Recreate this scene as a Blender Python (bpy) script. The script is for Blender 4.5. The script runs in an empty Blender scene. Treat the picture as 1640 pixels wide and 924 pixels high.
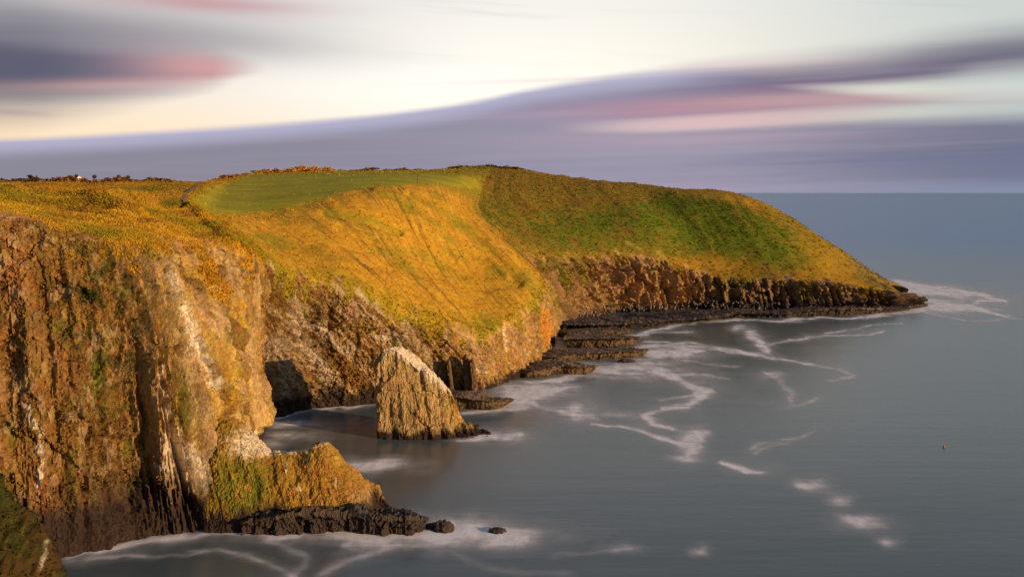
import bpy, math, random
import numpy as np
from mathutils import Vector

random.seed(7); rng = np.random.default_rng(7)
SC = bpy.context.scene
COL = SC.collection

def srgb(r, g, b):
    f = lambda c: ((c/255+.055)/1.055)**2.4 if c/255 > .04045 else c/255/12.92
    return (f(r), f(g), f(b))

# ------------------------------------------------------------------ camera
CAM_H = 60.0; FPX = 1758.0; PITCH = math.atan(154/FPX)
cam = bpy.data.cameras.new('camera'); camo = bpy.data.objects.new('camera', cam); COL.objects.link(camo)
camo.location = (0, 0, CAM_H); camo.rotation_euler = (math.pi/2-PITCH, 0, 0)
cam.sensor_width = 36; cam.lens = 36*FPX/1640; cam.clip_start = .5; cam.clip_end = 200000
SC.camera = camo

# ------------------------------------------------------------------ exposure
SC.view_settings.view_transform = 'Standard'; SC.view_settings.look = 'None'
SC.view_settings.exposure = 0.22; SC.view_settings.gamma = 1.0
SC.view_settings.use_curve_mapping = False

# ------------------------------------------------------------------ sun
SUN_EL = math.radians(9.5); SUN_AZ = math.radians(122)      # clockwise from +Y: behind the camera, to its right
tosun = Vector((math.sin(SUN_AZ)*math.cos(SUN_EL), math.cos(SUN_AZ)*math.cos(SUN_EL), math.sin(SUN_EL)))
sl = bpy.data.lights.new('sun', 'SUN'); so = bpy.data.objects.new('sun', sl); COL.objects.link(so)
sl.energy = 5.0; sl.angle = math.radians(.5); sl.color = (1.0, .69, .36)
so.rotation_euler = tosun.to_track_quat('Z', 'Y').to_euler(); so.location = (150, -150, 200)

# ------------------------------------------------------------------ pixel helpers (used to place real points)
cp, sp = math.cos(PITCH), math.sin(PITCH)
def ray(px, py):
    a = (px-820)/FPX; b = -(py-462)/FPX
    return np.array((a, cp+b*sp, -sp+b*cp))
def P(px, py, Y):
    d = ray(px, py); t = Y/d[1]
    return np.array((0, 0, CAM_H))+d*t
def W(px, py, z=0.0):
    d = ray(px, py); t = (z-CAM_H)/d[2]
    return np.array((0, 0, CAM_H))+d*t
def proj(p):
    x, y, z = p[..., 0], p[..., 1], p[..., 2]-CAM_H
    f = y*cp-z*sp; u = y*sp+z*cp
    f = np.where(f > 1, f, 1)
    return 820+FPX*x/f, 462-FPX*u/f

# ------------------------------------------------------------------ world: sky with drifting cloud bands
def sky_world():
    w = bpy.data.worlds.new('World'); SC.world = w; w.use_nodes = True
    nt = w.node_tree; nt.nodes.clear(); N = nt.nodes; L = nt.links
    def put(sock, v):
        if isinstance(v, (int, float)): sock.default_value = v
        elif isinstance(v, tuple): sock.default_value = (*v, 1) if len(v) == 3 and len(sock.default_value) == 4 else v
        else: L.new(v, sock)
    def m(op, a, b=0.0, c=0.0):
        n = N.new('ShaderNodeMath'); n.operation = op
        put(n.inputs[0], a); put(n.inputs[1], b); put(n.inputs[2], c); return n.outputs[0]
    def ss(x, lo, hi):
        n = N.new('ShaderNodeMapRange'); n.interpolation_type = 'SMOOTHSTEP'
        put(n.inputs['Value'], x); put(n.inputs['From Min'], lo); put(n.inputs['From Max'], hi); return n.outputs[0]
    def mix(f, a, b):
        n = N.new('ShaderNodeMix'); n.data_type = 'RGBA'
        put(n.inputs['Factor'], f); put(n.inputs[6], a); put(n.inputs[7], b); return n.outputs[2]
    def curve(x, pts, vmax):      # x in sky pixels, pts [(A, value)]
        t = m('DIVIDE', m('ADD', x, 1400.), 2800.)
        n = N.new('ShaderNodeFloatCurve'); L.new(t, n.inputs['Value'])
        c = n.mapping.curves[0]; pts = sorted(pts)
        q = [((a+1400)/2800, v/vmax) for a, v in pts]
        c.points[0].location = (0, q[0][1]); c.points[1].location = (1, q[-1][1])
        for a, v in q: c.points.new(a, v)
        n.mapping.use_clip = False
        n.mapping.update()
        return m('MULTIPLY', n.outputs[0], vmax)
    tc = N.new('ShaderNodeTexCoord'); sx = N.new('ShaderNodeSeparateXYZ'); L.new(tc.outputs['Generated'], sx.inputs[0])
    X, Y, Z = sx.outputs
    A = m('MULTIPLY', m('ARCTAN2', X, Y), FPX)
    E = m('MULTIPLY', m('ARCSINE', Z), FPX)
    def ae(px, py):
        d = ray(px, py); d = d/np.linalg.norm(d)
        return float(math.atan2(d[0], d[1])*FPX), float(math.asin(d[2])*FPX)
    def noise(sa, se, seed, detail=3.0, tilt=0.0, rough=.5):
        cb = N.new('ShaderNodeCombineXYZ')
        L.new(m('MULTIPLY', A, 1/sa), cb.inputs[0]); L.new(m('MULTIPLY', m('ADD', E, m('MULTIPLY', A, tilt)), 1/se), cb.inputs[1]); cb.inputs[2].default_value = seed
        n = N.new('ShaderNodeTexNoise'); n.inputs['Scale'].default_value = 1; n.inputs['Detail'].default_value = detail; n.inputs['Roughness'].default_value = rough
        L.new(cb.outputs[0], n.inputs['Vector']); return n.outputs['Fac']
    def blob(px, py, rx, ry, tilt=0.0, p=1.0):
        a, e = ae(px, py)
        dx = m('SUBTRACT', A, a); dy = m('SUBTRACT', m('SUBTRACT', E, e), m('MULTIPLY', dx, tilt))
        r = m('ADD', m('POWER', m('ABSOLUTE', m('DIVIDE', dx, rx)), 2.), m('POWER', m('ABSOLUTE', m('DIVIDE', dy, ry)), 2.))
        return m('MULTIPLY', m('EXPONENT', m('MULTIPLY', r, -1.)), p)
    wob = m('MULTIPLY', m('SUBTRACT', noise(420, 40, 1.3, 3), .5), 30.)
    fine = m('SUBTRACT', noise(700, 14, 4.1, 4, -.05, .6), .5)
    # --- high veil behind the clouds
    veil = mix(ss(E, 70., 320.), srgb(255, 240, 206), srgb(236, 233, 228))
    veil = mix(ss(A, -420., 20.), mix(ss(E, 60., 230.), srgb(252, 224, 188), srgb(214, 208, 206)), veil)
    veil = mix(blob(700, 130, 420, 90, .0, .85), veil, srgb(255, 252, 244))
    veil = mix(ss(A, 120., 800.), veil, srgb(199, 206, 202))
    veil = mix(ss(E, 320., 640.), veil, srgb(138, 152, 174))
    veil = mix(ss(E, 700., 1600.), veil, srgb(104, 122, 156))
    # --- main bank
    def K(lst): return [(ae(x, y)[0], ae(x, y)[1]) for x, y in lst]
    top = curve(A, K([(-300, 232), (0, 224), (300, 209), (500, 195), (650, 180), (760, 163), (850, 144), (950, 128), (1050, 116), (1150, 106), (1280, 100), (1400, 88), (1500, 72), (1640, 55), (1900, 30)]), 400.)
    soft = m('ADD', 7., m('MULTIPLY', ss(A, 100., 560.), 26.))
    Ew = m('ADD', E, m('MULTIPLY', wob, m('MULTIPLY', ss(A, 60., 500.), .45)))
    Ew = m('ADD', Ew, m('MULTIPLY', fine, 10.))
    mA = m('SUBTRACT', 1., ss(m('SUBTRACT', Ew, top), m('MULTIPLY', soft, -1.), soft))
    def gapf(ctr, half, a0, a1):
        gc = curve(A, K(ctr), 400.); gh = curve(A, [(ae(x, 200)[0], h) for x, h in half], 60.)
        gd = m('DIVIDE', m('ABSOLUTE', m('ADD', m('SUBTRACT', E, gc), m('ADD', m('MULTIPLY', fine, 7.), m('MULTIPLY', wob, .15)))), m('MAXIMUM', gh, 1.))
        return m('MULTIPLY', m('SUBTRACT', 1., ss(gd, .1, 2.2)), ss(A, a0, a1))
    gap1 = gapf([(800, 205), (1000, 203), (1200, 194), (1400, 182), (1640, 170), (2000, 165)], [(800, 4), (1000, 7), (1200, 8), (1400, 11), (1640, 15), (1900, 15)], 40., 330.)
    gap2 = gapf([(1200, 138), (1300, 140), (1400, 144), (1500, 146), (1640, 142), (2000, 130)], [(1200, 2), (1280, 4), (1400, 9), (1500, 15), (1640, 24), (1900, 26)], 380., 600.)
    gap = m('MAXIMUM', m('MULTIPLY', gap1, m('ADD', .45, m('MULTIPLY', ss(A, 350., 650.), .35))), gap2)
    # bank colours
    low = mix(ss(A, -500., 250.), srgb(133, 130, 147), srgb(147, 142, 163))
    low = mix(ss(A, 250., 760.), low, srgb(112, 118, 142))
    col = mix(ss(E, 0., 26.), mix(ss(A, 200., 800.), srgb(156, 146, 168), srgb(128, 138, 164)), low)
    hi = mix(ss(A, 100., 480.), srgb(140, 138, 162), srgb(118, 106, 130))
    hi = mix(ss(A, 480., 800.), hi, srgb(104, 102, 120))
    col = mix(ss(E, 85., 135.), col, hi)
    col = mix(m('MULTIPLY', m('SUBTRACT', 1., ss(m('SUBTRACT', top, E), 4., 34.)), m('SUBTRACT', 1., ss(A, 200., 420.))), col, srgb(170, 168, 196))
    col = mix(blob(1130, 172, 240, 17, .03, .75), col, srgb(184, 132, 148))
    col = mix(blob(1330, 158, 170, 12, .02, .5), col, srgb(190, 160, 160))
    col = mix(blob(1190, 100, 150, 9, .02, .8), col, srgb(208, 172, 186))
    col = mix(blob(1150, 222, 330, 12, .0, .35), col, srgb(196, 164, 176))
    col = mix(blob(1560, 235, 260, 26, .0, .45), col, srgb(100, 102, 128))
    col = mix(blob(1420, 258, 330, 8, .0, .45), col, srgb(112, 112, 145))
    col = mix(ss(noise(600, 22, 9.2, 4, -.03, .6), .42, .75), col, mix(.18, col, srgb(190, 176, 190)))
    # --- dark bank upper left
    eB = curve(A, K([(-300, 95), (0, 103), (150, 108), (300, 110), (400, 108), (520, 106)]), 400.)
    hB = curve(A, [(-1200, 75), (ae(-200, 100)[0], 74), (ae(0, 100)[0], 68), (ae(120, 100)[0], 54), (ae(250, 100)[0], 36), (ae(330, 100)[0], 25), (ae(430, 100)[0], 8), (ae(520, 100)[0], 1)], 100.)
    dB = m('DIVIDE', m('ABSOLUTE', m('ADD', m('SUBTRACT', E, eB), m('ADD', m('MULTIPLY', fine, 16.), m('MULTIPLY', wob, .35)))), m('MAXIMUM', hB, .5))
    mB = m('MULTIPLY', m('SUBTRACT', 1., ss(dB, .2, 1.75)), m('SUBTRACT', 1., ss(A, -470., -370.)))
    cB = mix(ss(A, -720., -420.), srgb(88, 88, 108), srgb(150, 134, 148))
    cB = mix(blob(335, 106, 100, 26, -.03, .62), cB, srgb(230, 166, 160))
    cB = mix(blob(200, 135, 150, 10, .06, .5), cB, srgb(206, 150, 150))
    cB = mix(blob(190, 78, 160, 12, -.02, .4), cB, srgb(140, 132, 146))
    sB = m('ADD', blob(300, 66, 260, 30, -.04, .55), blob(60, 20, 300, 40, -.03, .6))
    sC = m('ADD', blob(330, 6, 150, 13, -.02, .75), blob(20, 181, 60, 5, -.04, .3))
    # thin streaks
    sD = m('MULTIPLY', ss(noise(520, 26, 2.7, 4, .06, .6), .52, .8), m('MULTIPLY', ss(E, 150., 330.), .5))
    cov = veil
    cov = mix(sD, cov, srgb(176, 176, 186))
    cov = mix(sB, cov, srgb(150, 146, 152))
    cov = mix(sC, cov, srgb(190, 140, 148))
    cov = mix(mB, cov, cB)
    cov = mix(blob(1010, 124, 260, 4, .03, .5), cov, srgb(226, 208, 208))
    cov = mix(m('MULTIPLY', mA, m('SUBTRACT', 1., gap)), cov, col)
    cov = mix(blob(1340, 160, 200, 9, .0, .6), cov, srgb(190, 156, 160))
    cov = mix(m('MULTIPLY', gap1, m('SUBTRACT', 1., ss(A, 300., 620.))), cov, srgb(214, 180, 184))
    # --- physical sky showing through high up
    st = N.new('ShaderNodeTexSky'); st.sky_type = 'NISHITA'; st.sun_disc = False
    st.sun_elevation = SUN_EL; st.sun_rotation = SUN_AZ; st.altitude = 60
    b1 = N.new('ShaderNodeBackground'); L.new(st.outputs[0], b1.inputs[0]); b1.inputs[1].default_value = .07
    b2 = N.new('ShaderNodeBackground'); L.new(cov, b2.inputs[0]); b2.inputs[1].default_value = .95
    ms = N.new('ShaderNodeMixShader')
    put(ms.inputs[0], m('SUBTRACT', .96, m('MULTIPLY', ss(E, 400., 1400.), .5)))
    L.new(b1.outputs[0], ms.inputs[1]); L.new(b2.outputs[0], ms.inputs[2])
    out = N.new('ShaderNodeOutputWorld'); L.new(ms.outputs[0], out.inputs[0])
    w.cycles.sampling_method = 'MANUAL'; w.cycles.sample_map_resolution = 1024
sky_world()

# ------------------------------------------------------------------ numpy noise
_perm = rng.permutation(256).astype(np.int32); _perm = np.concatenate([_perm, _perm, _perm])
_g = rng.normal(size=(256, 3)); _g = (_g/np.linalg.norm(_g, axis=1)[:, None]).astype(np.float32)
def perlin(x, y, z):
    x = np.asarray(x, np.float32); y = np.asarray(y, np.float32); z = np.asarray(z, np.float32)
    x, y, z = np.broadcast_arrays(x, y, z)
    xi, yi, zi = np.floor(x).astype(np.int32), np.floor(y).astype(np.int32), np.floor(z).astype(np.int32)
    xf, yf, zf = x-xi, y-yi, z-zi
    xi &= 255; yi &= 255; zi &= 255
    u = xf*xf*xf*(xf*(xf*6-15)+10); v = yf*yf*yf*(yf*(yf*6-15)+10); w = zf*zf*zf*(zf*(zf*6-15)+10)
    def gr(i, j, k):
        h = _perm[_perm[_perm[xi+i]+yi+j]+zi+k]; g = _g[h]
        return g[..., 0]*(xf-i)+g[..., 1]*(yf-j)+g[..., 2]*(zf-k)
    l = lambda a, b, t: a+t*(b-a)
    return l(l(l(gr(0, 0, 0), gr(1, 0, 0), u), l(gr(0, 1, 0), gr(1, 1, 0), u), v),
             l(l(gr(0, 0, 1), gr(1, 0, 1), u), l(gr(0, 1, 1), gr(1, 1, 1), u), v), w)*1.6
def fbm(p, sc, oct=4, zs=1.0, gain=.5, off=0.0):
    s = np.asarray(sc, float); t = 0; a = 1.0; n = 0
    for o in range(oct):
        f = 2.03**o/s
        t = t+a*perlin(p[..., 0]*f+off+o*7.3, p[..., 1]*f+off*1.7, p[..., 2]*f*zs+off*.6); n += a; a *= gain
    return t/n
def hash01(i, k=0):
    i = np.asarray(i, np.int64)
    return ((_perm[(i*7+k*31) & 255]*61+_perm[(i*13+k*17+5) & 255]*3) & 255)/255.0
def sstep(a, b, x):
    t = np.clip((x-a)/(b-a), 0, 1); return t*t*(3-2*t)
def lerp(a, b, t): return a+(b-a)*t
def mixc(c, new, f): return c+(np.asarray(new, float)-c)*np.asarray(f)[..., None]

def pchip(t, y, tq):
    t = np.asarray(t, float); y = np.asarray(y, float); h = np.diff(t)
    hh = h.reshape((-1,)+(1,)*(y.ndim-1)); d = np.diff(y, axis=0)/hh
    m = np.zeros_like(y)
    w1 = 2*hh[1:]+hh[:-1]; w2 = hh[1:]+2*hh[:-1]
    with np.errstate(divide='ignore', invalid='ignore'):
        mm = (w1+w2)/(w1/d[:-1]+w2/d[1:])
    m[1:-1] = np.where(d[:-1]*d[1:] > 0, mm, 0); m[0] = d[0]; m[-1] = d[-1]
    k = np.clip(np.searchsorted(t, tq, side='right')-1, 0, len(t)-2)
    s = ((tq-t[k])/h[k]).reshape((-1,)+(1,)*(y.ndim-1)); hk = hh[k]
    return ((2*s**3-3*s**2+1)*y[k]+(s**3-2*s**2+s)*hk*m[k]+(-2*s**3+3*s**2)*y[k+1]+(s**3-s**2)*hk*m[k+1])
def catmull(t, y, tq):
    t = np.asarray(t, float); y = np.asarray(y, float); h = np.diff(t)
    hh = h.reshape((-1,)+(1,)*(y.ndim-1)); d = np.diff(y, axis=0)/hh
    m = np.zeros_like(y); m[1:-1] = (d[:-1]*hh[1:]+d[1:]*hh[:-1])/(hh[1:]+hh[:-1]); m[0] = d[0]; m[-1] = d[-1]
    k = np.clip(np.searchsorted(t, tq, side='right')-1, 0, len(t)-2)
    s = ((tq-t[k])/h[k]).reshape((-1,)+(1,)*(y.ndim-1)); hk = hh[k]
    return ((2*s**3-3*s**2+1)*y[k]+(s**3-2*s**2+s)*hk*m[k]+(-2*s**3+3*s**2)*y[k+1]+(s**3-s**2)*hk*m[k+1])

def grid_normals(p, flip=False):
    du = np.gradient(p, axis=0); dv = np.gradient(p, axis=1)
    n = np.cross(du, dv); l = np.linalg.norm(n, axis=-1, keepdims=True); n = n/np.maximum(l, 1e-9)
    return -n if flip else n

# ------------------------------------------------------------------ mesh helpers
def mesh_from(name, verts, quads, mat, attrs=None, smooth=True, tris=False):
    verts = np.ascontiguousarray(verts, np.float32).reshape(-1, 3); quads = np.ascontiguousarray(quads, np.int32)
    k = quads.shape[1]
    me = bpy.data.meshes.new(name)
    me.vertices.add(len(verts)); me.vertices.foreach_set('co', verts.ravel())
    me.loops.add(quads.size); me.loops.foreach_set('vertex_index', quads.ravel())
    me.polygons.add(len(quads)); me.polygons.foreach_set('loop_start', np.arange(0, quads.size, k, dtype=np.int32))
    me.update(calc_edges=True)
    me.polygons.foreach_set('use_smooth', np.full(len(quads), smooth))
    for an, av in (attrs or {}).items():
        av = np.asarray(av, np.float32)
        if av.ndim == 1:
            a = me.attributes.new(an, 'FLOAT', 'POINT'); a.data.foreach_set('value', av)
        else:
            a = me.attributes.new(an, 'FLOAT_COLOR', 'POINT')
            a.data.foreach_set('color', np.concatenate([av, np.ones((len(av), 1), np.float32)], 1).ravel())
    me.materials.append(mat); me.validate(); 
    return me
def link(name, me, parent=None, label=None, cat=None, group=None, kind=None, loc=None):
    o = bpy.data.objects.new(name, me); COL.objects.link(o)
    if parent: o.parent = parent
    if loc is not None: o.location = loc
    if label: o['label'] = label
    if cat: o['category'] = cat
    if group: o['group'] = group
    if kind: o['kind'] = kind
    return o
def grid_quads(nu, nv, flip=False):
    i = np.arange(nu*nv).reshape(nu, nv)
    q = np.stack([i[:-1, :-1], i[1:, :-1], i[1:, 1:], i[:-1, 1:]], -1).reshape(-1, 4)
    return q[:, ::-1] if flip else q

# ------------------------------------------------------------------ materials
def mat_new(name):
    m = bpy.data.materials.new(name); m.use_nodes = True
    nt = m.node_tree; return m, nt, nt.nodes['Principled BSDF']
def land_material(name, rock=True, rough=.92):
    m, nt, b = mat_new(name); N = nt.nodes; L = nt.links
    at = N.new('ShaderNodeAttribute'); at.attribute_name = 'albedo'
    tc = N.new('ShaderNodeTexCoord')
    mp = N.new('ShaderNodeMapping'); L.new(tc.outputs['Object'], mp.inputs[0])
    mp.inputs['Scale'].default_value = (1.1, 1.1, .6) if rock else (1, 1, 1)
    n1 = N.new('ShaderNodeTexNoise'); n1.inputs['Scale'].default_value = 1.7 if rock else 1.6; n1.inputs['Detail'].default_value = 6; n1.inputs['Roughness'].default_value = .72
    L.new(mp.outputs[0], n1.inputs['Vector'])
    r = N.new('ShaderNodeMapRange'); L.new(n1.outputs['Fac'], r.inputs['Value'])
    r.inputs['From Min'].default_value = .28; r.inputs['From Max'].default_value = .72
    r.inputs['To Min'].default_value = .42 if rock else .8; r.inputs['To Max'].default_value = 1.5 if rock else 1.2
    mx = N.new('ShaderNodeMix'); mx.data_type = 'RGBA'; mx.blend_type = 'MULTIPLY'; mx.inputs['Factor'].default_value = 1
    L.new(at.outputs['Color'], mx.inputs[6])
    cb = N.new('ShaderNodeCombineColor'); 
    for k in range(3): L.new(r.outputs[0], cb.inputs[k])
    L.new(cb.outputs[0], mx.inputs[7])
    # hue drift: lichen / dry stalks
    n2 = N.new('ShaderNodeTexNoise'); n2.inputs['Scale'].default_value = .35; n2.inputs['Detail'].default_value = 5; n2.inputs['Roughness'].default_value = .7
    L.new(mp.outputs[0], n2.inputs['Vector'])
    hs = N.new('ShaderNodeHueSaturation'); L.new(mx.outputs[2], hs.inputs['Color'])
    r2 = N.new('ShaderNodeMapRange'); L.new(n2.outputs['Fac'], r2.inputs['Value']); r2.inputs['From Min'].default_value = .3; r2.inputs['From Max'].default_value = .7
    r2.inputs['To Min'].default_value = .478; r2.inputs['To Max'].default_value = .522; L.new(r2.outputs[0], hs.inputs['Hue'])
    L.new(hs.outputs[0], b.inputs['Base Color'])
    b.inputs['Roughness'].default_value = rough; b.inputs['Specular IOR Level'].default_value = .2 if rock else .1
    n3 = N.new('ShaderNodeTexNoise'); n3.inputs['Scale'].default_value = 1.4 if rock else 2.0; n3.inputs['Detail'].default_value = 7; n3.inputs['Roughness'].default_value = .7
    L.new(mp.outputs[0], n3.inputs['Vector'])
    bp = N.new('ShaderNodeBump'); bp.inputs['Strength'].default_value = .9 if rock else .35; bp.inputs['Distance'].default_value = .8 if rock else .5
    L.new(n3.outputs['Fac'], bp.inputs['Height']); L.new(bp.outputs[0], b.inputs['Normal'])
    return m
M_ROCK = land_material('cliff_rock'); M_WET = land_material('wet_shore_rock', True, .5); M_WET.node_tree.nodes['Principled BSDF'].inputs['Specular IOR Level'].default_value = .45; M_GRASS = land_material('hill_grass', False)
def leaf_material():
    m, nt, b = mat_new('leaf_and_stalk'); N = nt.nodes; L = nt.links
    at = N.new('ShaderNodeAttribute'); at.attribute_name = 'albedo'
    n = N.new('ShaderNodeTexNoise'); n.inputs['Scale'].default_value = 2.0
    tc = N.new('ShaderNodeTexCoord'); L.new(tc.outputs['Object'], n.inputs['Vector'])
    hs = N.new('ShaderNodeHueSaturation'); L.new(at.outputs['Color'], hs.inputs['Color'])
    r = N.new('ShaderNodeMapRange'); L.new(n.outputs['Fac'], r.inputs['Value']); r.inputs['To Min'].default_value = .7; r.inputs['To Max'].default_value = 1.3
    L.new(r.outputs[0], hs.inputs['Value']); L.new(hs.outputs[0], b.inputs['Base Color'])
    b.inputs['Roughness'].default_value = .8; b.inputs['Specular IOR Level'].default_value = .1
    return m
M_LEAF = leaf_material()
def plain_material(name, col, rough=.85, var=.35, scale=1.5, bump=.3):
    m, nt, b = mat_new(name); N = nt.nodes; L = nt.links
    tc = N.new('ShaderNodeTexCoord'); n = N.new('ShaderNodeTexNoise'); n.inputs['Scale'].default_value = scale; n.inputs['Detail'].default_value = 5
    L.new(tc.outputs['Object'], n.inputs['Vector'])
    r = N.new('ShaderNodeMapRange'); L.new(n.outputs['Fac'], r.inputs['Value']); r.inputs['To Min'].default_value = 1-var; r.inputs['To Max'].default_value = 1+var
    hs = N.new('ShaderNodeHueSaturation'); hs.inputs['Color'].default_value = (*col, 1); L.new(r.outputs[0], hs.inputs['Value'])
    L.new(hs.outputs[0], b.inputs['Base Color']); b.inputs['Roughness'].default_value = rough; b.inputs['Specular IOR Level'].default_value = .2
    bp = N.new('ShaderNodeBump'); bp.inputs['Strength'].default_value = bump; bp.inputs['Distance'].default_value = .1
    L.new(n.outputs['Fac'], bp.inputs['Height']); L.new(bp.outputs[0], b.inputs['Normal'])
    return m

# albedo palette (scene linear)
C_GOLD = (.52, .265, .016); C_STRAW = (.60, .335, .045); C_OLIVE = (.235, .195, .012); C_FAIR = (.32, .28, .012); C_BRACK = (.085, .125, .008)
C_HEATH = (.27, .135, .020); C_RUST = (.30, .115, .03)
C_ROCK = (.42, .235, .06); C_PINK = (.50, .32, .17); C_OCHRE = (.48, .27, .022); C_DARK = (.045, .026, .02); C_GUANO = (.74, .60, .44)
C_MOSS = (.15, .145, .012); C_IVY = (.055, .05, .010); C_GREY = (.28, .22, .15); C_BROWN = (.19, .085, .018)

def stroke(X, Y, pts, w, sy=1.0):
    """soft mask around a polyline, distances in photo pixels; w: one width or one per point"""
    pts = np.asarray(pts, float); d = np.full(X.shape, 1e9); wv = np.zeros(X.shape)
    ws = np.full(len(pts), w, float) if np.isscalar(w) else np.asarray(w, float)
    for i in range(len(pts)-1):
        a, b = pts[i], pts[i+1]
        ax, ay = X-a[0], (Y-a[1])*sy; bx, by = b[0]-a[0], (b[1]-a[1])*sy
        t = np.clip((ax*bx+ay*by)/(bx*bx+by*by+1e-9), 0, 1)
        dd = np.hypot(ax-t*bx, ay-t*by)/np.maximum(ws[i]+(ws[i+1]-ws[i])*t, .2)
        d = np.minimum(d, dd)
    return np.exp(-d*d)
def inside(X, Y, poly):
    poly = np.asarray(poly, float); r = np.zeros(X.shape, bool); j = len(poly)-1
    for i in range(len(poly)):
        (xi, yi), (xj, yj) = poly[i], poly[j]
        c = ((yi > Y) != (yj > Y)) & (X < (xj-xi)*(Y-yi)/(yj-yi+1e-12)+xi)
        r ^= c; j = i
    return r
def ell(X, Y, cx, cy, rx, ry, rot=0.0):
    c, s = math.cos(math.radians(rot)), math.sin(math.radians(rot))
    a = ((X-cx)*c+(Y-cy)*s)/rx; b = (-(X-cx)*s+(Y-cy)*c)/ry
    return np.exp(-(a*a+b*b))

# ------------------------------------------------------------------ the coast, station by station
def Q(x, y, z=0.0): return np.array((x, y, z), float)
ST = [
 (W(-520, 960), P(-520, 335, 188), P(-520, 318, 235), P(-520, 302, 310), P(-520, 286, 420)),
 (W(-250, 935), P(-250, 338, 192), P(-250, 318, 238), P(-250, 302, 312), P(-250, 286, 425)),
 (W(-60, 912), P(-80, 338, 197), P(-80, 318, 243), P(-80, 302, 318), P(-80, 287, 428)),
 (W(30, 903), P(0, 341, 200), P(0, 320, 245), P(0, 302, 320), P(0, 290, 430)),
 (W(110, 893), P(92, 366, 200), P(100, 337, 240), P(110, 309, 322), P(120, 290, 432)),
 (W(235, 862), P(191, 387, 205), P(200, 347, 245), P(210, 308, 332), P(220, 290, 445)),
 (W(335, 850), P(240, 388, 216), P(248, 349, 264), P(264, 318, 337), P(280, 290, 465)),
 (Q(-53, 215), P(285, 392, 234), P(281, 352, 285), P(288, 325, 347), P(325, 288, 490)),
 (Q(-58, 245), P(335, 398, 254), P(318, 356, 303), P(306, 328, 357), P(375, 283, 550)),
 (W(413, 690), P(396, 412, 277), P(365, 366, 318), P(338, 336, 368), P(405, 279, 600)),
 (Q(-69, 285), P(428, 425, 292), P(388, 375, 325), P(356, 338, 372), P(412, 278, 605)),
 (W(445, 667), P(462, 443, 303), P(422, 387, 335), P(384, 338, 378), P(420, 278, 610)),
 (W(500, 655), P(510, 452, 314), P(465, 390, 345), P(430, 334, 388), P(440, 277, 620)),
 (W(560, 650), P(565, 468, 318), P(530, 395, 352), P(500, 322, 402), P(500, 275, 635)),
 (W(615, 645), P(640, 505, 324), P(600, 405, 365), P(575, 306, 428), P(560, 274, 645)),
 (W(690, 632), P(700, 518, 332), P(665, 430, 375), P(630, 300, 448), P(620, 273, 655)),
 (W(762, 627), P(762, 545, 338), P(715, 440, 385), P(680, 302, 468), P(690, 272, 665)),
 (W(822, 608), P(808, 528, 353), P(768, 440, 400), P(715, 310, 480), P(730, 271, 672)),
 (W(868, 580), P(862, 484, 398), P(824, 418, 425), P(742, 322, 492), P(760, 270.5, 680)),
 (W(886, 549), P(872, 456, 434), P(822, 400, 458), P(762, 330, 520), P(780, 270, 685)),
 (W(915, 515), P(862, 416, 522), P(815, 356, 550), P(790, 308, 600), P(800, 270, 690)),
 (W(960, 506), P(915, 413, 540), P(870, 350, 570), P(830, 300, 620), P(835, 272, 695)),
 (W(1010, 500), P(985, 410, 556), P(945, 350, 585), P(900, 302, 635), P(885, 282, 690)),
 (W(1075, 497), P(1060, 414, 566), P(1030, 350, 592), P(985, 305, 635), P(970, 291, 675)),
 (W(1130, 495), P(1115, 434, 570), P(1095, 375, 592), P(1045, 312, 635), P(1030, 296, 668)),
 (W(1190, 497), P(1178, 446, 567), P(1155, 390, 585), P(1110, 318, 622), P(1095, 304, 655)),
 (W(1265, 498.5), P(1256, 448, 562), P(1225, 400, 578), P(1170, 325, 612), P(1155, 306, 645)),
 (W(1340, 498.5), P(1322, 452, 562), P(1290, 415, 575), P(1225, 345, 602), P(1205, 318, 635)),
 (W(1405, 498), P(1384, 459, 563), P(1350, 440, 571), P(1290, 385, 592), P(1260, 345, 622)),
 (W(1440, 497), P(1418, 465, 564), P(1390, 452, 571), P(1340, 415, 590), P(1310, 378, 612)),
 (W(1462, 492), P(1440, 472, 577), P(1420, 462, 583), P(1385, 440, 597), P(1362, 411, 612)),
 (W(1474, 488), P(1460, 481, 588), P(1446, 472, 594), P(1424, 456, 604), P(1408, 442, 614)),
 (Q(222, 606), P(1462, 478, 608), P(1450, 472, 610), P(1436, 464, 614), P(1424, 456, 620)),
]
NS = len(ST)
def drop(q, f):
    X_, Y_ = proj(q); return P(float(X_), float(Y_)+f, q[1])
ST = [st[:4]+(drop(st[4], 4.5 if i < 8 else (3 if i == 8 else 1.5 if i < 17 else 0)),) for i, st in enumerate(ST)]
rows = np.zeros((NS, 8, 3))
for i, (b, r, m_, u, s) in enumerate(ST):
    out = b-r; out[2] = 0; out = out/max(np.linalg.norm(out), 1e-6)
    rows[i, 0] = b+out*1.5+np.array((0, 0, -5)); rows[i, 1] = b; rows[i, 2] = r; rows[i, 3] = m_; rows[i, 4] = u; rows[i, 5] = s
    if i < 19:
        rows[i, 6] = s+np.array((0, 90, -4.)); k_ = (s[1]+500)/s[1]; rows[i, 7] = np.array((s[0]*k_, s[1]+500, 60+(s[2]-60)*k_*.8-1.5))
    else:
        t = min(1, (i-19)/8)
        rows[i, 6] = s+np.array((20*t, lerp(80, 25, t), -lerp(8, min(20, s[2]*.6), t)))
        rows[i, 7] = s+np.array((30*t, lerp(300, 60, t), 0)); rows[i, 7, 2] = -6
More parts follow.
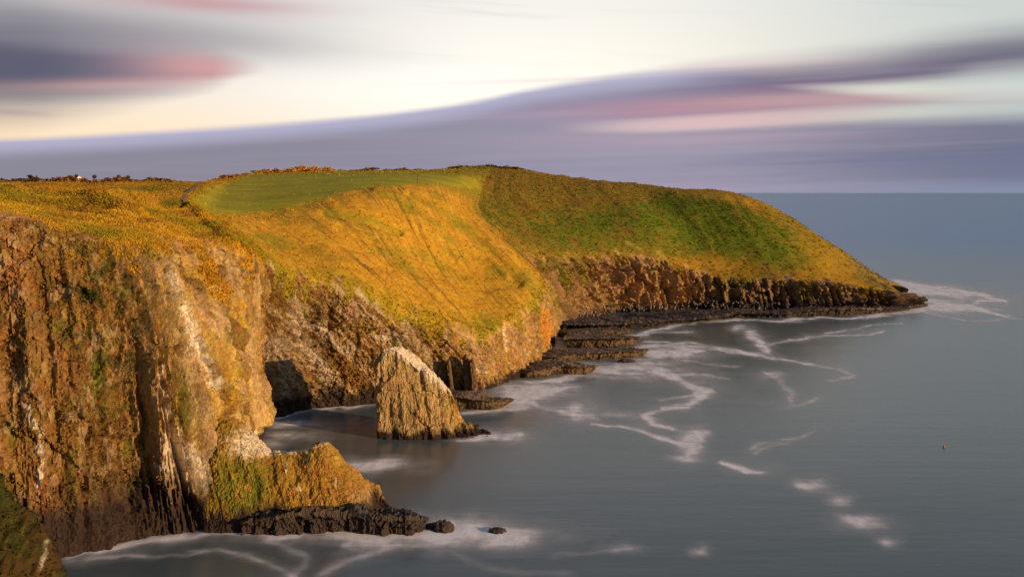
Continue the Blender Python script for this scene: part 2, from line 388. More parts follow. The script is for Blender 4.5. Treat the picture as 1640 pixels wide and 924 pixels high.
# along-coast parameter
seg = np.linalg.norm(np.diff(rows[:, 1], axis=0), axis=1)*.6+np.linalg.norm(np.diff(rows[:, 2], axis=0), axis=1)*.6+2
cum = np.concatenate([[0], np.cumsum(seg)])
spacing = lambda i: .36 if i < 9 else (.46 if i < 19 else .85)
tq = np.concatenate([np.linspace(cum[i], cum[i+1], max(4, int(seg[i]/(spacing(i)*(2.6 if i < 3 else 1)))), endpoint=False) for i in range(NS-1)]+[[cum[-1]]])
sidx = np.interp(tq, cum, np.arange(NS))              # station number, fractional
RR = catmull(cum, rows, tq)
cnt = [8, 230, 120, 110, 80, 10, 6]
vq = np.concatenate([np.linspace(k, k+1, c, endpoint=False) for k, c in enumerate(cnt)]+[[7]])
G = pchip(np.arange(8), np.swapaxes(RR, 0, 1), vq); G = np.swapaxes(G, 0, 1).copy()   # (nu, nv, 3)
nu, nv = G.shape[:2]
V = np.broadcast_to(vq[None, :], (nu, nv)); S = np.broadcast_to(sidx[:, None], (nu, nv))
PX0, PY0 = proj(G)
nrm = grid_normals(G)
if nrm[nu//2, cnt[0]+cnt[1]+60, 2] < 0: nrm = -nrm
FLIP_LAND = False

far = sstep(18.5, 20.0, S); mid_ = sstep(9.2, 10.2, S)*(1-far); near = 1-sstep(9.2, 10.2, S)
slab_u = sstep(4.8, 6.0, sidx)*(1-sstep(9.3, 9.9, sidx))
SLAB = np.broadcast_to(slab_u[:, None], (nu, nv))
arc_u = np.concatenate([[0], np.cumsum(np.diff(tq)*1.25*lerp(1, .38, slab_u[1:]))])
ARC = np.broadcast_to(arc_u[:, None], (nu, nv))
GS = G.copy(); GS[..., 1] *= lerp(1, .42, SLAB)
edge_n = fbm(G, 9, 4, 1.0, .6, 3.)
edge_n2 = fbm(G, 2.5, 3, .6, .6, 9.)
tong = fbm(np.stack([ARC, 0*V, V*3.0], -1), 6.5, 4, .6, .6, 13.)
vv = V+tong*lerp(.62, .4, far)+edge_n*lerp(.42, .9, far)+edge_n2*.22
rock = 1-sstep(1.90, 2.04, vv)
rock = np.maximum(rock, np.maximum(sstep(28.3, 29.3, S)*(V < 3.2), sstep(29.3, 30.2, S)*(V < 6.6)))

def cells(p, q, w, seed, warp=1.2):
    """random offset per slab along coordinate q (metres), with wavy slab faces"""
    c = (q+warp*fbm(p, 7, 3, .22, .5, seed))/w; i = np.floor(c); f = c-i
    return hash01(i.astype(np.int64), seed)-.5, np.minimum(f, 1-f)
def blocks(p, size, seed):
    """angular joint blocks: a random number per block, and the distance to the joint"""
    sz = np.asarray(size, float); u = p/sz; b = np.floor(u-.5).astype(np.int32); f = (u-b).astype(np.float32)
    d1 = np.full(u.shape[:-1], 9., np.float32); d2 = d1.copy(); hid = np.zeros(u.shape[:-1], np.float32)
    for i in (0, 1):
        for j in (0, 1):
            for k in (0, 1):
                h = _perm[_perm[_perm[(b[..., 0]+i+seed) & 255]+((b[..., 1]+j) & 255)]+((b[..., 2]+k) & 255)]
                d = (i+.15+.7*(h & 15)/15-f[..., 0])**2+(j+.15+.7*((h >> 4) & 15)/15-f[..., 1])**2+(k+.15+.7*((h*7 >> 2) & 15)/15-f[..., 2])**2
                c = d < d1; d2 = np.where(c, d1, np.minimum(d2, d)); d1 = np.where(c, d, d1); hid = np.where(c, h/255., hid)
    return hid, np.sqrt(d2)-np.sqrt(d1)
def relief(p, q, sc=1.0, st=1.0, zst=1.0, bk=1.0, hw=1.0):
    """outward relief of a cliff of steeply bedded slabs, metres; q runs along the cliff"""
    big = fbm(p, 26*sc, 3, .35, .5, 1.)*5.2
    medr = (1-np.abs(fbm(p, 9*sc, 3, .18, .5, 21.))*2.6)*1.5
    a, e1 = cells(p, q, 4.3*sc, 3, 2.6*sc); b, e2 = cells(p, q, 1.5*sc, 11, 1.0*sc)
    zc = np.floor((p[..., 2]+2.0*fbm(p, 9, 2, 1, .5, 45.)+hash01(np.floor(q/(4.3*sc)).astype(np.int64), 5)*9)/(5.5*sc)); b = b*(.6+.5*(1-hw))+.7*hw*(hash01((np.floor(q/(1.5*sc))*17+zc*5).astype(np.int64), 23)-.5)
    a2, _ = cells(p, p[..., 2]+.3*q, 9*sc, 7, 5*sc)
    crack = -1.1*np.exp(-(e1/.08)**2)*(a > .05)-.5*np.exp(-(e2/.12)**2)*(b > .15)
    h, eh = cells(p, p[..., 2]+.12*q, 2.4*sc, 19, 3.0*sc)
    fine = fbm(p, 2.2*sc, 5, .8, .62, 33.)*.8
    grit = -np.abs(fbm(p, .9*sc, 3, .6, .65, 39.))*1.1+.2
    knob = np.abs(fbm(p, 3.4*sc, 3, .7, .6, 37.))*-1.0
    pw = p+.35*sc*np.stack([fbm(p, 2.5*sc, 2, 1, .5, 61.), fbm(p, 2.5*sc, 2, 1, .5, 67.), fbm(p, 2.5*sc, 2, 1, .5, 71.)], -1)
    pw[..., 2] *= zst
    B1, j1 = blocks(pw, (3.2*sc, 3.2*sc, 5.0*sc), 3); B2, j2 = blocks(pw, (1.15*sc, 1.15*sc, 1.7*sc), 9)
    blk = (B1-.5)*2.3+(B2-.5)*1.15-.55*np.exp(-(j1/.07)**2)-.3*np.exp(-(j2/.1)**2)
    global LASTB; LASTB = (B1, B2, j1, j2)
    return big, blk*sc*bk+.6*medr*sc+(a+.6*a2*np.sign(a)*hw)*2.3*st*sc+b*1.1*st*sc+crack*st*sc+h*.9*sc*hw+(fine+knob+grit)*sc
hor = nrm.copy(); hor[..., 2] *= .25; hor /= np.maximum(np.linalg.norm(hor, axis=-1, keepdims=True), 1e-6)
QL = ARC+lerp(.10, 1.5, sstep(9.8, 10.8, S)*(1-sstep(15, 17, S)))*G[..., 2]*1.0
bigR, detR = relief(GS, QL, 1.0, lerp(.85, 1.7, SLAB)*lerp(1, .6, sstep(9.5, 10.5, S)), lerp(lerp(.5, 1, sstep(9.3, 10, S)), .16, SLAB), lerp(.62, .5, SLAB), lerp(1, .12, SLAB))
# buttressed far cliff
rib = fbm(G, 11, 3, .12, .5, 51.)
LB = LASTB
_, detF = relief(G, QL, 2.2, .8)
gul = np.abs(np.stack([0*G[..., 0]], -1)[..., 0]+fbm(np.stack([ARC, 0*ARC, G[..., 2]], -1), 13, 3, .10, .55, 51.))
gul2 = np.abs(fbm(np.stack([ARC, 0*ARC, G[..., 2]], -1), 5.5, 2, .12, .5, 57.))
detR = detR*lerp(.8, 1, sstep(4, 6, S))
detR = detR*(1-far)+far*(detF*1.0+(.22-np.minimum(gul, .5))*13-(np.minimum(gul2, .4)-.15)*-5.5*.8)
up = sstep(1.0, 1.25, V)
fade_rim = 1-sstep(1.75, 2.1, V)
# overhanging ivy / scree area of the leftmost face is lumpier
colq = (QL+.9*fbm(GS, 9, 3, .12, .5, 3.))/2.1; coli = np.floor(colq).astype(np.int64); colf = colq-np.floor(colq)
COLH = hash01(coli, 41); COLE = np.minimum(colf, 1-colf)
RECESS = sstep(9.2, 9.9, S)*(1-sstep(12.0, 13.0, S))
detR = detR+RECESS*(fbm(G, 6, 3, .5, .5, 47.)*4.5+(cells(G, G[..., 0]+.5*G[..., 2], 3.2, 49, 2.0)[0])*2.6)
detR = detR+SLAB*((COLH-.5)*3.0+(colf-.5)*2.2-1.2*np.exp(-(COLE/.06)**2))
# the buttresses, clefts and undercuts of the near cliff, each where it stands
mac = 0*V
for pts, w_, a_ in [
    ([(30, 430), (50, 540), (62, 640), (64, 760)], 14, 1.2), ([(8, 560), (10, 720)], 20, -.5), ([(95, 560), (118, 700), (128, 850)], 13, 1.6), ([(80, 640), (95, 760), (100, 870)], 16, -.6),
    ([(146, 640), (142, 760), (138, 880)], 14, -.8), ([(235, 560), (247, 660), (262, 780)], 9, 3.0), ([(275, 560), (292, 680), (322, 790)], 8, -3.2), ([(308, 450), (322, 560), (345, 660)], 7, 3.0),
    ([(322, 430), (330, 520), (345, 610)], 5, -2.6), ([(343, 430), (350, 540), (358, 650)], 5, 2.2), ([(361, 420), (366, 520), (364, 640)], 3.5, -2.6), ([(375, 430), (374, 640)], 4.5, 2.4), ([(392, 440), (392, 660)], 3.5, -2.4),
    ([(405, 440), (410, 560), (412, 680)], 5, 2.2), ([(230, 400), (232, 520)], 8, -2.0), ([(262, 400), (266, 480)], 7, 2.0)]:
    mac = mac+a_*stroke(PX0, PY0, pts, w_)*(S < 9.3)
cave = sstep(690, 704, PY0+4*edge_n2)*sstep(140, 150, PX0)*(1-sstep(232, 246, PX0))*(1-sstep(800, 850, PY0))*(S < 9.3)
mac = mac-1.8*cave
D = (bigR*lerp(.85, .35, sstep(12, 15, S))*lerp(.5, 1, sstep(3, 6, S))+detR+mac)*fade_rim*lerp(.55, 1.0, up)
D = np.where(V < 1.0, D*.5, D)
# corner columns stay put near the recess
G2 = G+hor*D[..., None]
# grass: undulation + tussock
gm = 1-rock
und = (fbm(G, 38, 3, 1, .5, 61.)*1.3+far*fbm(np.stack([ARC, 0*V, V*9], -1), 17, 4, .5, .55, 65.)*1.1*(V < 4.6))*sstep(2.0, 2.6, V)*(1-sstep(4.2, 4.95, V)*.7)
sl = G.copy()
# run-lines down slope: noise compressed across slope
SK = np.stack([np.broadcast_to(tq[:, None], (nu, nv))*1.25+21*V, 0*V, V*7], -1)
tus = (fbm(G, 7, 3, 1, .5, 71.)*.55+fbm(SK, 2.6, 3, .35, .55, 73.)*.2+fbm(G, 1.7, 3, 1, .6, 77.)*.10)*sstep(1.8, 2.2, V)*(1-.55*sstep(4.0, 4.6, V))
fairpoly = [(300, 327), (333, 347), (420, 338), (468, 335), (520, 318), (566, 303), (660, 294), (760, 303), (765, 286), (705, 279), (520, 279), (405, 283), (345, 296), (318, 310)]
fair = sum(inside(PX0+edge_n*14+dx, PY0+edge_n*4+edge_n2*5+dy, fairpoly)*1.0 for dx, dy in ((0, 0), (8, 1), (-8, -1), (6, -2), (-6, 2), (0, 3), (0, -3), (14, 0), (-14, 0)))/9
tus *= (1-.85*fair)
G2[..., 2] += und*(1-.6*fair)
G2 += nrm*tus[..., None]
G2[..., 2] += (-4.5*ell(PX0, PY0, 274, 328, 17, 5)-2.4*ell(PX0, PY0, 245, 304, 40, 4)+2.2*ell(PX0, PY0, 262, 313, 26, 4)+2.4*ell(PX0, PY0, 180, 320, 45, 6)-2.2*ell(PX0, PY0, 110, 333, 60, 6)+1.8*stroke(PX0, PY0, [(0, 308), (90, 314), (170, 326), (225, 340)], [5, 5, 5, 5])-1.5*stroke(PX0, PY0, [(0, 318), (90, 326), (160, 340)], [4, 4, 4])
               -1.5*stroke(PX0, PY0, [(520, 340), (580, 352), (640, 372)], [6, 8, 6])-1.8*stroke(PX0, PY0, [(655, 310), (720, 350), (780, 400), (830, 450)], [5, 9, 10, 8])+1.4*stroke(PX0, PY0, [(600, 305), (690, 330), (760, 385), (812, 440)], [4, 6, 7, 7])
               +1.5*stroke(PX0, PY0, [(305, 330), (345, 368), (395, 408), (440, 440)], [4, 6, 7, 7]))*sstep(2.02, 2.25, V)
# skyline humps (heath banks)
G2[..., 2] += (np.clip(fbm(G, 16, 3, 1, .6, 81.), 0, 1)*3.0+fbm(G, 4, 2, 1, .5, 83.)*.7)*sstep(4.72, 4.95, V)*(1-sstep(5.05, 5.5, V))*(1-.6*sstep(24, 27, S))
PX, PY = proj(G2)
nr2 = grid_normals(G2)
if nr2[nu//2, cnt[0]+cnt[1]+60, 2] < 0: nr2 = -nr2

def rock_colour(p, X, Y, z, seedoff=0.0):
    n1 = fbm(p, 7, 5, .35, .65, 5.+seedoff); n2 = fbm(p, 2.2, 4, .5, .65, 15.+seedoff); n3 = fbm(p, 14, 4, .5, .6, 25.+seedoff)
    c = np.broadcast_to(np.array(C_ROCK), p.shape).copy()
    c = mixc(c, C_PINK, sstep(.0, .5, n1)*.8); c = mixc(c, C_OCHRE, sstep(.05, .45, -n1+n2*.4)*.85)
    c = mixc(c, C_GREY, sstep(.15, .5, n2)*.55); c = mixc(c, C_BROWN, sstep(.08, .45, -n2+n3*.5)*.75)
    c = mixc(c, C_MOSS, sstep(.12, .4, n3)*.55)
    return c, n1, n2, n3
def wet_band(c, z, n1, hi=5.0):
    return mixc(c, C_DARK, 1-sstep(hi*.35, hi, z+n1*3.5))

def land_albedo():
    GC = G2.copy(); GC[..., 1] *= lerp(1, .42, SLAB); GC[..., 2] *= lerp(1, .45, SLAB)
    c, n1, n2, n3 = rock_colour(GC, PX, PY, G2[..., 2])
    z = G2[..., 2]
    # near cliff left: heathy brown vegetated face
    veg = near*(ell(PX, PY, 130, 520, 130, 190)*1.1)
    veg = np.clip(veg+n2*.3*near, 0, 1)
    c = mixc(c, lerp(np.array(C_BROWN), np.array(C_HEATH), (sstep(-.3, .3, n2))[..., None]), veg*.85)
    c = mixc(c, C_BROWN, np.clip(ell(PX, PY, 70, 720, 150, 150)*1.1, 0, 1)*near*.7); c = mixc(c, (.10, .045, .014), np.clip(ell(PX, PY, 190, 780, 60, 70), 0, 1)*near*.7)  # brown rock low left, with the corner's darkening painted into its colour
    c = mixc(c, (.23, .115, .026), near*(1-SLAB)*.42*sstep(-.6, .3, n3))
    ivy = np.clip(ell(PX, PY, 175, 520, 60, 150)*1.3+ell(PX, PY, 95, 480, 60, 80)*.6, 0, 1)*sstep(-.12, .3, fbm(G2, 3.2, 4, .9, .65, 41.))
    c = mixc(c, C_IVY, np.clip(ivy*1.3, 0, 1)*near); c = mixc(c, C_MOSS, near*sstep(.1, .35, fbm(G2, 5, 4, .8, .65, 43.))*(1-SLAB*.6)*.6)
    c = mixc(c, C_RUST, np.clip(ell(PX, PY, 68, 800, 12, 50)+ell(PX, PY, 20, 430, 40, 90)*.5, 0, 1)*near)
    # columns right of it
    c = mixc(c, C_OCHRE, stroke(PX, PY, [(392, 455), (386, 530), (378, 600), (372, 650)], [5, 5, 7, 8])*near)
    c = mixc(c, (.62, .40, .06), stroke(PX, PY, [(383, 520), (377, 585), (372, 640)], [3, 5, 6])*near*.9)
    c = mixc(c, C_MOSS, np.clip(stroke(PX, PY, [(362, 430), (368, 520), (356, 600)], [5, 5, 4])*.8+ell(PX, PY, 375, 775, 40, 45)*1.3+ell(PX, PY, 300, 650, 25, 60)*.9+ell(PX, PY, 440, 610, 12, 50)*.5, 0, 1)*lerp(.5, 1, sstep(-.2, .2, n2)))
    c = mixc(c, C_PINK, np.clip(ell(PX, PY, 350, 520, 12, 60)+ell(PX, PY, 560, 480, 25, 30)+ell(PX, PY, 615, 490, 40, 22), 0, 1)*.8)
    # guano and pale ledges
    gu = np.clip(stroke(PX, PY, [(272, 440), (300, 500), (320, 560), (345, 610)], [9, 12, 14, 15])*1.15
                 + stroke(PX, PY, [(258, 590), (266, 660), (280, 720), (330, 770)], [7, 9, 18, 20])*1.1
                 + ell(PX, PY, 390, 710, 40, 30)+ell(PX, PY, 290, 745, 45, 40)*.9+ell(PX, PY, 270, 820, 20, 30)*.5
                 + stroke(PX, PY, [(40, 650), (62, 690), (66, 740), (60, 800)], [8, 9, 8, 6])*.8
                 + stroke(PX, PY, [(470, 500), (500, 560), (530, 620), (555, 640)], [14, 22, 20, 10])*.9
                 + stroke(PX, PY, [(510, 520), (560, 570)], [8, 10])*.8+ell(PX, PY, 620, 540, 40, 14)*.8
                 + stroke(PX, PY, [(447, 580), (455, 640)], [7, 7])*.6 + ell(PX, PY, 770, 590, 40, 16)*.6+ell(PX, PY, 860, 555, 14, 40)*.35
                 + stroke(PX, PY, [(805, 520), (812, 560)], [4, 5])*.7, 0, 1.2)
    led, le = cells(G2, G2[..., 2]+.2*ARC, .9, 29, 1.8)
    gn = fbm(G2*np.array((1, 1, 1.2)), 1.5, 4, .9, .75, 91.)
    gm_ = sstep(.34, .62, np.minimum(gu, 1)*.68+(gn*.95+led*.32)*sstep(.08, .4, gu))
    # general flecks
    fleck = sstep(.62, .75, fbm(G2, 1.2, 3, .5, .6, 95.)+.25*n1)*.5
    c = mixc(c, C_GUANO, np.clip(gm_*.92+fleck*rock, 0, 1))
    tone = .78+.28*LB[0]+.18*LB[1]; c = c*tone[..., None]; c = mixc(c, (.50, .34, .20), sstep(.72, .9, LB[1])*.35); c = mixc(c, C_BROWN, sstep(.75, .95, 1-LB[1])*.35)
    # soil and dead lichen lodged in the joints
    js, j1 = cells(GC, ARC+.1*z, 2.3, 63, 1.6); _, j2 = cells(G2, z+.15*ARC, 3.1, 67, 3.0); c = c*(1+.55*js*lerp(.3, 1, SLAB))[..., None]; j2 = j2+.6*SLAB; j1 = j1*lerp(1, .6, SLAB)
    c = c*(1-.6*np.clip(np.exp(-(j1/.07)**2)+.6*np.exp(-(j2/.06)**2), 0, 1)*sstep(-.2, .15, n3))[..., None]
    # pale and yellow run-off down the upright slabs
    pk = np.stack([ARC, 0*ARC, z], -1); p1 = fbm(pk, 1.9, 4, .10, .6, 181.); p2 = fbm(pk, 1.1, 4, .09, .6, 187.); slabz = sstep(4.6, 6.2, S)*(1-sstep(9.3, 10, S))*(1-sstep(1.85, 2.0, V))
    c = mixc(c, (.62, .43, .22), sstep(.10, .38, p1)*slabz*.6); c = mixc(c, (.60, .36, .03), sstep(.18, .42, p2)*slabz*.6); c = mixc(c, C_BROWN, sstep(.15, .4, -p1)*slabz*.6)
    c = mixc(c, (.62, .42, .20), sstep(.72, .78, COLH)*slabz*.6*sstep(-.3, .3, n2)); c = mixc(c, (.55, .31, .03), sstep(.46, .5, COLH)*(1-sstep(.6, .64, COLH))*slabz*.5*sstep(-.5, .2, n1)); c = mixc(c, (.20, .105, .03), (1-sstep(.26, .32, COLH))*slabz*.8); c = c*(1-.6*np.exp(-(COLE/.07)**2)*slabz)[..., None]  # column tones; edges darkened in colour to stand for crevice shade
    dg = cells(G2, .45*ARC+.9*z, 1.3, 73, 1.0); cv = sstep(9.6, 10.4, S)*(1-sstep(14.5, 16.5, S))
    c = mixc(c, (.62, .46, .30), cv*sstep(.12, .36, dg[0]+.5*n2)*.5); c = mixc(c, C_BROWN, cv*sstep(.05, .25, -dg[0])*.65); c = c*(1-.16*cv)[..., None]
    # grey-white recess rock, colour lifted to lighten the stack's shadow there
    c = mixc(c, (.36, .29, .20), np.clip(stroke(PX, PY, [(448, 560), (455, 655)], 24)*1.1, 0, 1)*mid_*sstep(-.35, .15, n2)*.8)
    # far cliff paler, pink grey with grass tongues
    fc, f1, f2, f3 = rock_colour(G2*np.array((.6, .6, .6)), PX, PY, z, 50.)
    fc = mixc(fc, (.34, .19, .095), .55+0*z); fc = mixc(fc, C_BROWN, sstep(.0, .35, -f2)*.5); fc = mixc(fc, C_OLIVE, sstep(.0, .35, f3+.35*(V-1.55))*.8)
    c = lerp(c, fc, far[..., None])
    # scree / boulders by the far shore
    c = mixc(c, (.33, .22, .17), far*(1-sstep(1.05, 1.3, V+f2*.2))*.7)
    # orange lichen buttress of the golden point
    c = mixc(c, (.62, .22, .012), np.clip(stroke(PX, PY, [(873, 505), (876, 545)], 8)*1.1, 0, 1)*sstep(-.4, .2, n2))
    dk = sstep(23.3, 25.5, S)
    c = mixc(c, (.085, .05, .036), dk*.75*sstep(-.5, .2, n2)); c = mixc(c, C_GUANO, sstep(.5, .62, fbm(G2, 2.2, 3, 1.5, .6, 97.)+.4*ell(PX, PY, 1370, 485, 60, 7))*dk*.5)
    hi_wet_shade = 3.5+3.0*sstep(9.5, 10.5, S)*(1-sstep(14, 16, S))+11*near*(1-sstep(5.0, 8.0, S))+2.2*far*sstep(23, 25, S)*2.2  # wet height; near-left raised further to paint shade on the cliff foot
    c = wet_band(c, z, fbm(G2, 3.5, 4, .8, .6, 199.)*1.6, hi_wet_shade)
    # ---------- grass
    g1 = fbm(G2, 30, 4, 1, .55, 101.); g2 = fbm(G2, 6, 4, 1, .6, 103.); g3 = fbm(G2, 1.8, 3, 1, .65, 107.)
    g = np.broadcast_to(np.array(C_GOLD), G2.shape).copy()
    g = mixc(g, C_STRAW, sstep(-.1, .5, g2)*.6); g = mixc(g, C_OLIVE, sstep(.0, .45, g1+.5*g2)*.75)
    g = mixc(g, C_HEATH, sstep(.12, .5, -g2+.5*g3)*.6)
    # wind-combed streaks running down the slope
    sk = np.stack([ARC+21*V, 0*ARC, V*7], -1)
    s1 = fbm(sk, 3.2, 4, .5, .6, 151.); s2 = fbm(sk, 1.1, 3, .4, .6, 157.)
    g = mixc(g, C_HEATH, sstep(.05, .4, s1)*.62); g = mixc(g, (.64, .36, .05), sstep(.08, .4, s2-.3*s1)*.5); g = mixc(g, (.13, .085, .012), sstep(.30, .5, s1+.4*g2)*.7)
    g = mixc(g, C_OLIVE, np.clip(stroke(PX, PY, [(520, 340), (590, 352), (640, 372)], [7, 8, 5])+stroke(PX, PY, [(660, 312), (730, 350), (790, 405)], [4, 8, 8])*.8+ell(PX, PY, 735, 362, 16, 6, 20), 0, 1)*.75)
    g = mixc(g, C_OLIVE, mid_*(1-sstep(2.05, 2.4, V+.5*g2))*.65); g = mixc(g, (.17, .18, .012), mid_*(ell(PX, PY, 775, 530, 35, 22, 30)+.7*ell(PX, PY, 560, 455, 70, 14, 30)+.6*ell(PX, PY, 420, 400, 60, 14, 35))*sstep(-.4, .3, g2)*.8); g = mixc(g, C_OLIVE, mid_*sstep(-.05, .35, g1+.3*s1)*.3)
    # near top: heathy with olive
    nt_ = near*sstep(2.0, 2.3, V)
    g = mixc(g, C_OLIVE, nt_*(.25+.5*sstep(-.1, .35, g1)))
    g = mixc(g, C_HEATH, nt_*sstep(3.3, 4.2, V+g2*.6)*.7)
    g = mixc(g, (.12, .065, .014), near*sstep(.05, .3, g2)*stroke(PX, PY, [(0, 292), (90, 305), (170, 320), (215, 330)], [10, 8, 7, 5])*.9)
    g = mixc(g, (.17, .17, .012), ell(PX, PY, 150, 372, 50, 11, 8)*near*.8)
    g = mixc(g, C_BROWN, nt_*sstep(.05, .4, fbm(np.stack([PX0*.02, PY0*.12, 0*PX0], -1), 1.2, 4, 1, .6, 171.))*.75)
    # bracken-green far headland
    fg = np.broadcast_to(np.array((.22, .14, .014)), G2.shape).copy(); fg = mixc(fg, (.15, .145, .012), sstep(-.15, .4, g3+.5*g1)*.75)
    fg = mixc(fg, C_HEATH, sstep(-.05, .4, g2)*.75); fg = mixc(fg, C_RUST, sstep(.2, .5, g2+.4*g3)*.5)
    green = np.clip(ell(PX, PY, 1180, 372, 115, 40, 14)*1.9+ell(PX, PY, 1100, 350, 80, 30)*.8+ell(PX, PY, 930, 385, 60, 26)*1.1
                    + ell(PX, PY, 780, 345, 40, 30)*.9+ell(PX, PY, 1000, 365, 90, 32)*.8+ell(PX, PY, 900, 345, 70, 22)*.6+ell(PX, PY, 1040, 395, 90, 18)*.7+ell(PX, PY, 1270, 420, 50, 16)*.7+ell(PX, PY, 850, 380, 50, 30)*.6+ell(PX, PY, 870, 295, 40, 10)*.6+ell(PX, PY, 1090, 410, 60, 12)*.6+ell(PX, PY, 1060, 330, 60, 20)*.4, 0, 1.3)
    fg = mixc(fg, C_BRACK, sstep(.3, .85, green*.72+g2*.85+g3*.6)*.9)
    fg = mixc(fg, C_HEATH, np.clip(1-(V-2)*1.1, 0, 1)*sstep(-.3, .2, g2)*.6)
    fg = mixc(fg, (.20, .085, .018), sstep(.10, .32, fbm(np.stack([ARC, 0*V, V*22], -1), 10, 5, 1, .65, 163.))*.7)
    fg = mixc(fg, C_GOLD, ell(PX, PY, 1330, 430, 60, 25, 38)*.35+ell(PX, PY, 1130, 425, 60, 15)*.3+ell(PX, PY, 1180, 320, 90, 8, 12)*.4)
    hc = 19.2-2.4*sstep(3.3, 4.7, V); headl = sstep(hc-.7-.9*sstep(3, 4.5, V), hc+.7+.9*sstep(3, 4.5, V), S+1.3*g1+1.0*g2)
    g = lerp(g, fg, headl[..., None])
    g = mixc(g, (.085, .10, .012), np.clip(ell(PX, PY, 273, 327, 18, 6)+ell(PX, PY, 235, 303, 45, 4)*.8, 0, 1)*near)  # green hollows, darkened in colour for the shade lying in them
    # back of the plateau: green rough then fairway with mowing bands
    pl = sstep(4.0, 4.25, V+.12*g2)*mid_
    g = mixc(g, C_OLIVE, pl*.7)
    band = .5+.5*np.sin(G2[..., 1]*.22+3*g1)
    fcol = lerp(np.array(C_FAIR), np.array((.46, .39, .014)), (sstep(.2, .8, band)*.45)[..., None])
    fb = fbm(np.stack([G2[..., 0]/38, G2[..., 1]/7, 0*V], -1), 1, 4, 1, .55, 191.); fcol = mixc(fcol, (.46, .34, .018), sstep(.02, .35, fb)*.7); fcol = mixc(fcol, (.20, .22, .01), sstep(.0, .35, -fb)*.65)
    fcol = mixc(fcol, C_OLIVE, sstep(-.1, .4, g2)*.4); fcol = mixc(fcol, (.42, .29, .016), sstep(.0, .5, g1+.3*g3)*.55); fcol = mixc(fcol, (.12, .115, .01), sstep(.2, .5, g3-.4*g2)*.35)
    g = lerp(g, fcol, (fair*.95)[..., None])
    # sandy brown banks on the skyline
    g = mixc(g, (.36, .17, .04), sstep(4.75, 4.92, V+.06*g3)*sstep(-.1, .3, g2)*.7*(1-headl))
    c = lerp(g, c, rock[..., None])
    return np.clip(c, .004, .85)
ALB = land_albedo()

quads_all = np.arange(nu*nv).reshape(nu, nv)
vr = int(np.searchsorted(vq, 2.0))
u_mid = int(np.searchsorted(sidx, 9.6)); u_far = int(np.searchsorted(sidx, 19.4))
def land_piece(name, u0, u1, v0, v1, mat, label):
    p = G2[u0:u1+1, v0:v1+1].reshape(-1, 3); a = ALB[u0:u1+1, v0:v1+1].reshape(-1, 3)
    q = grid_quads(min(u1, nu-1)-u0+1, min(v1, nv-1)-v0+1)
    me = mesh_from(name, p, q, mat, {'albedo': a}, smooth=(mat is not M_ROCK))
    try: me.normals_split_custom_set_from_vertices(nr2[u0:u1+1, v0:v1+1].reshape(-1, 3).tolist()) if False else None
    except Exception: pass
    return link(name, me, kind='structure', label=label)
land_piece('sea_cliff', 0, u_mid, 0, vr, M_ROCK, 'tall near cliff of orange and brown streaked rock dropping to the water')
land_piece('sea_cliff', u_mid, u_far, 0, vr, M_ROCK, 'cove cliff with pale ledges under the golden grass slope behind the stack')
land_piece('sea_cliff', u_far, nu-1, 0, vr, M_ROCK, 'low buttressed cliff under the far green headland')
land_piece('grassland', 0, u_mid, vr, nv-1, M_GRASS, 'rough heathy grassland on top of the near cliff')
land_piece('grassland', u_mid, u_far, vr, nv-1, M_GRASS, 'golden grass slope with a green fairway above it')
land_piece('grassland', u_far, nu-1, vr, nv-1, M_GRASS, 'far headland with green bracken and russet grass sloping to the sea')

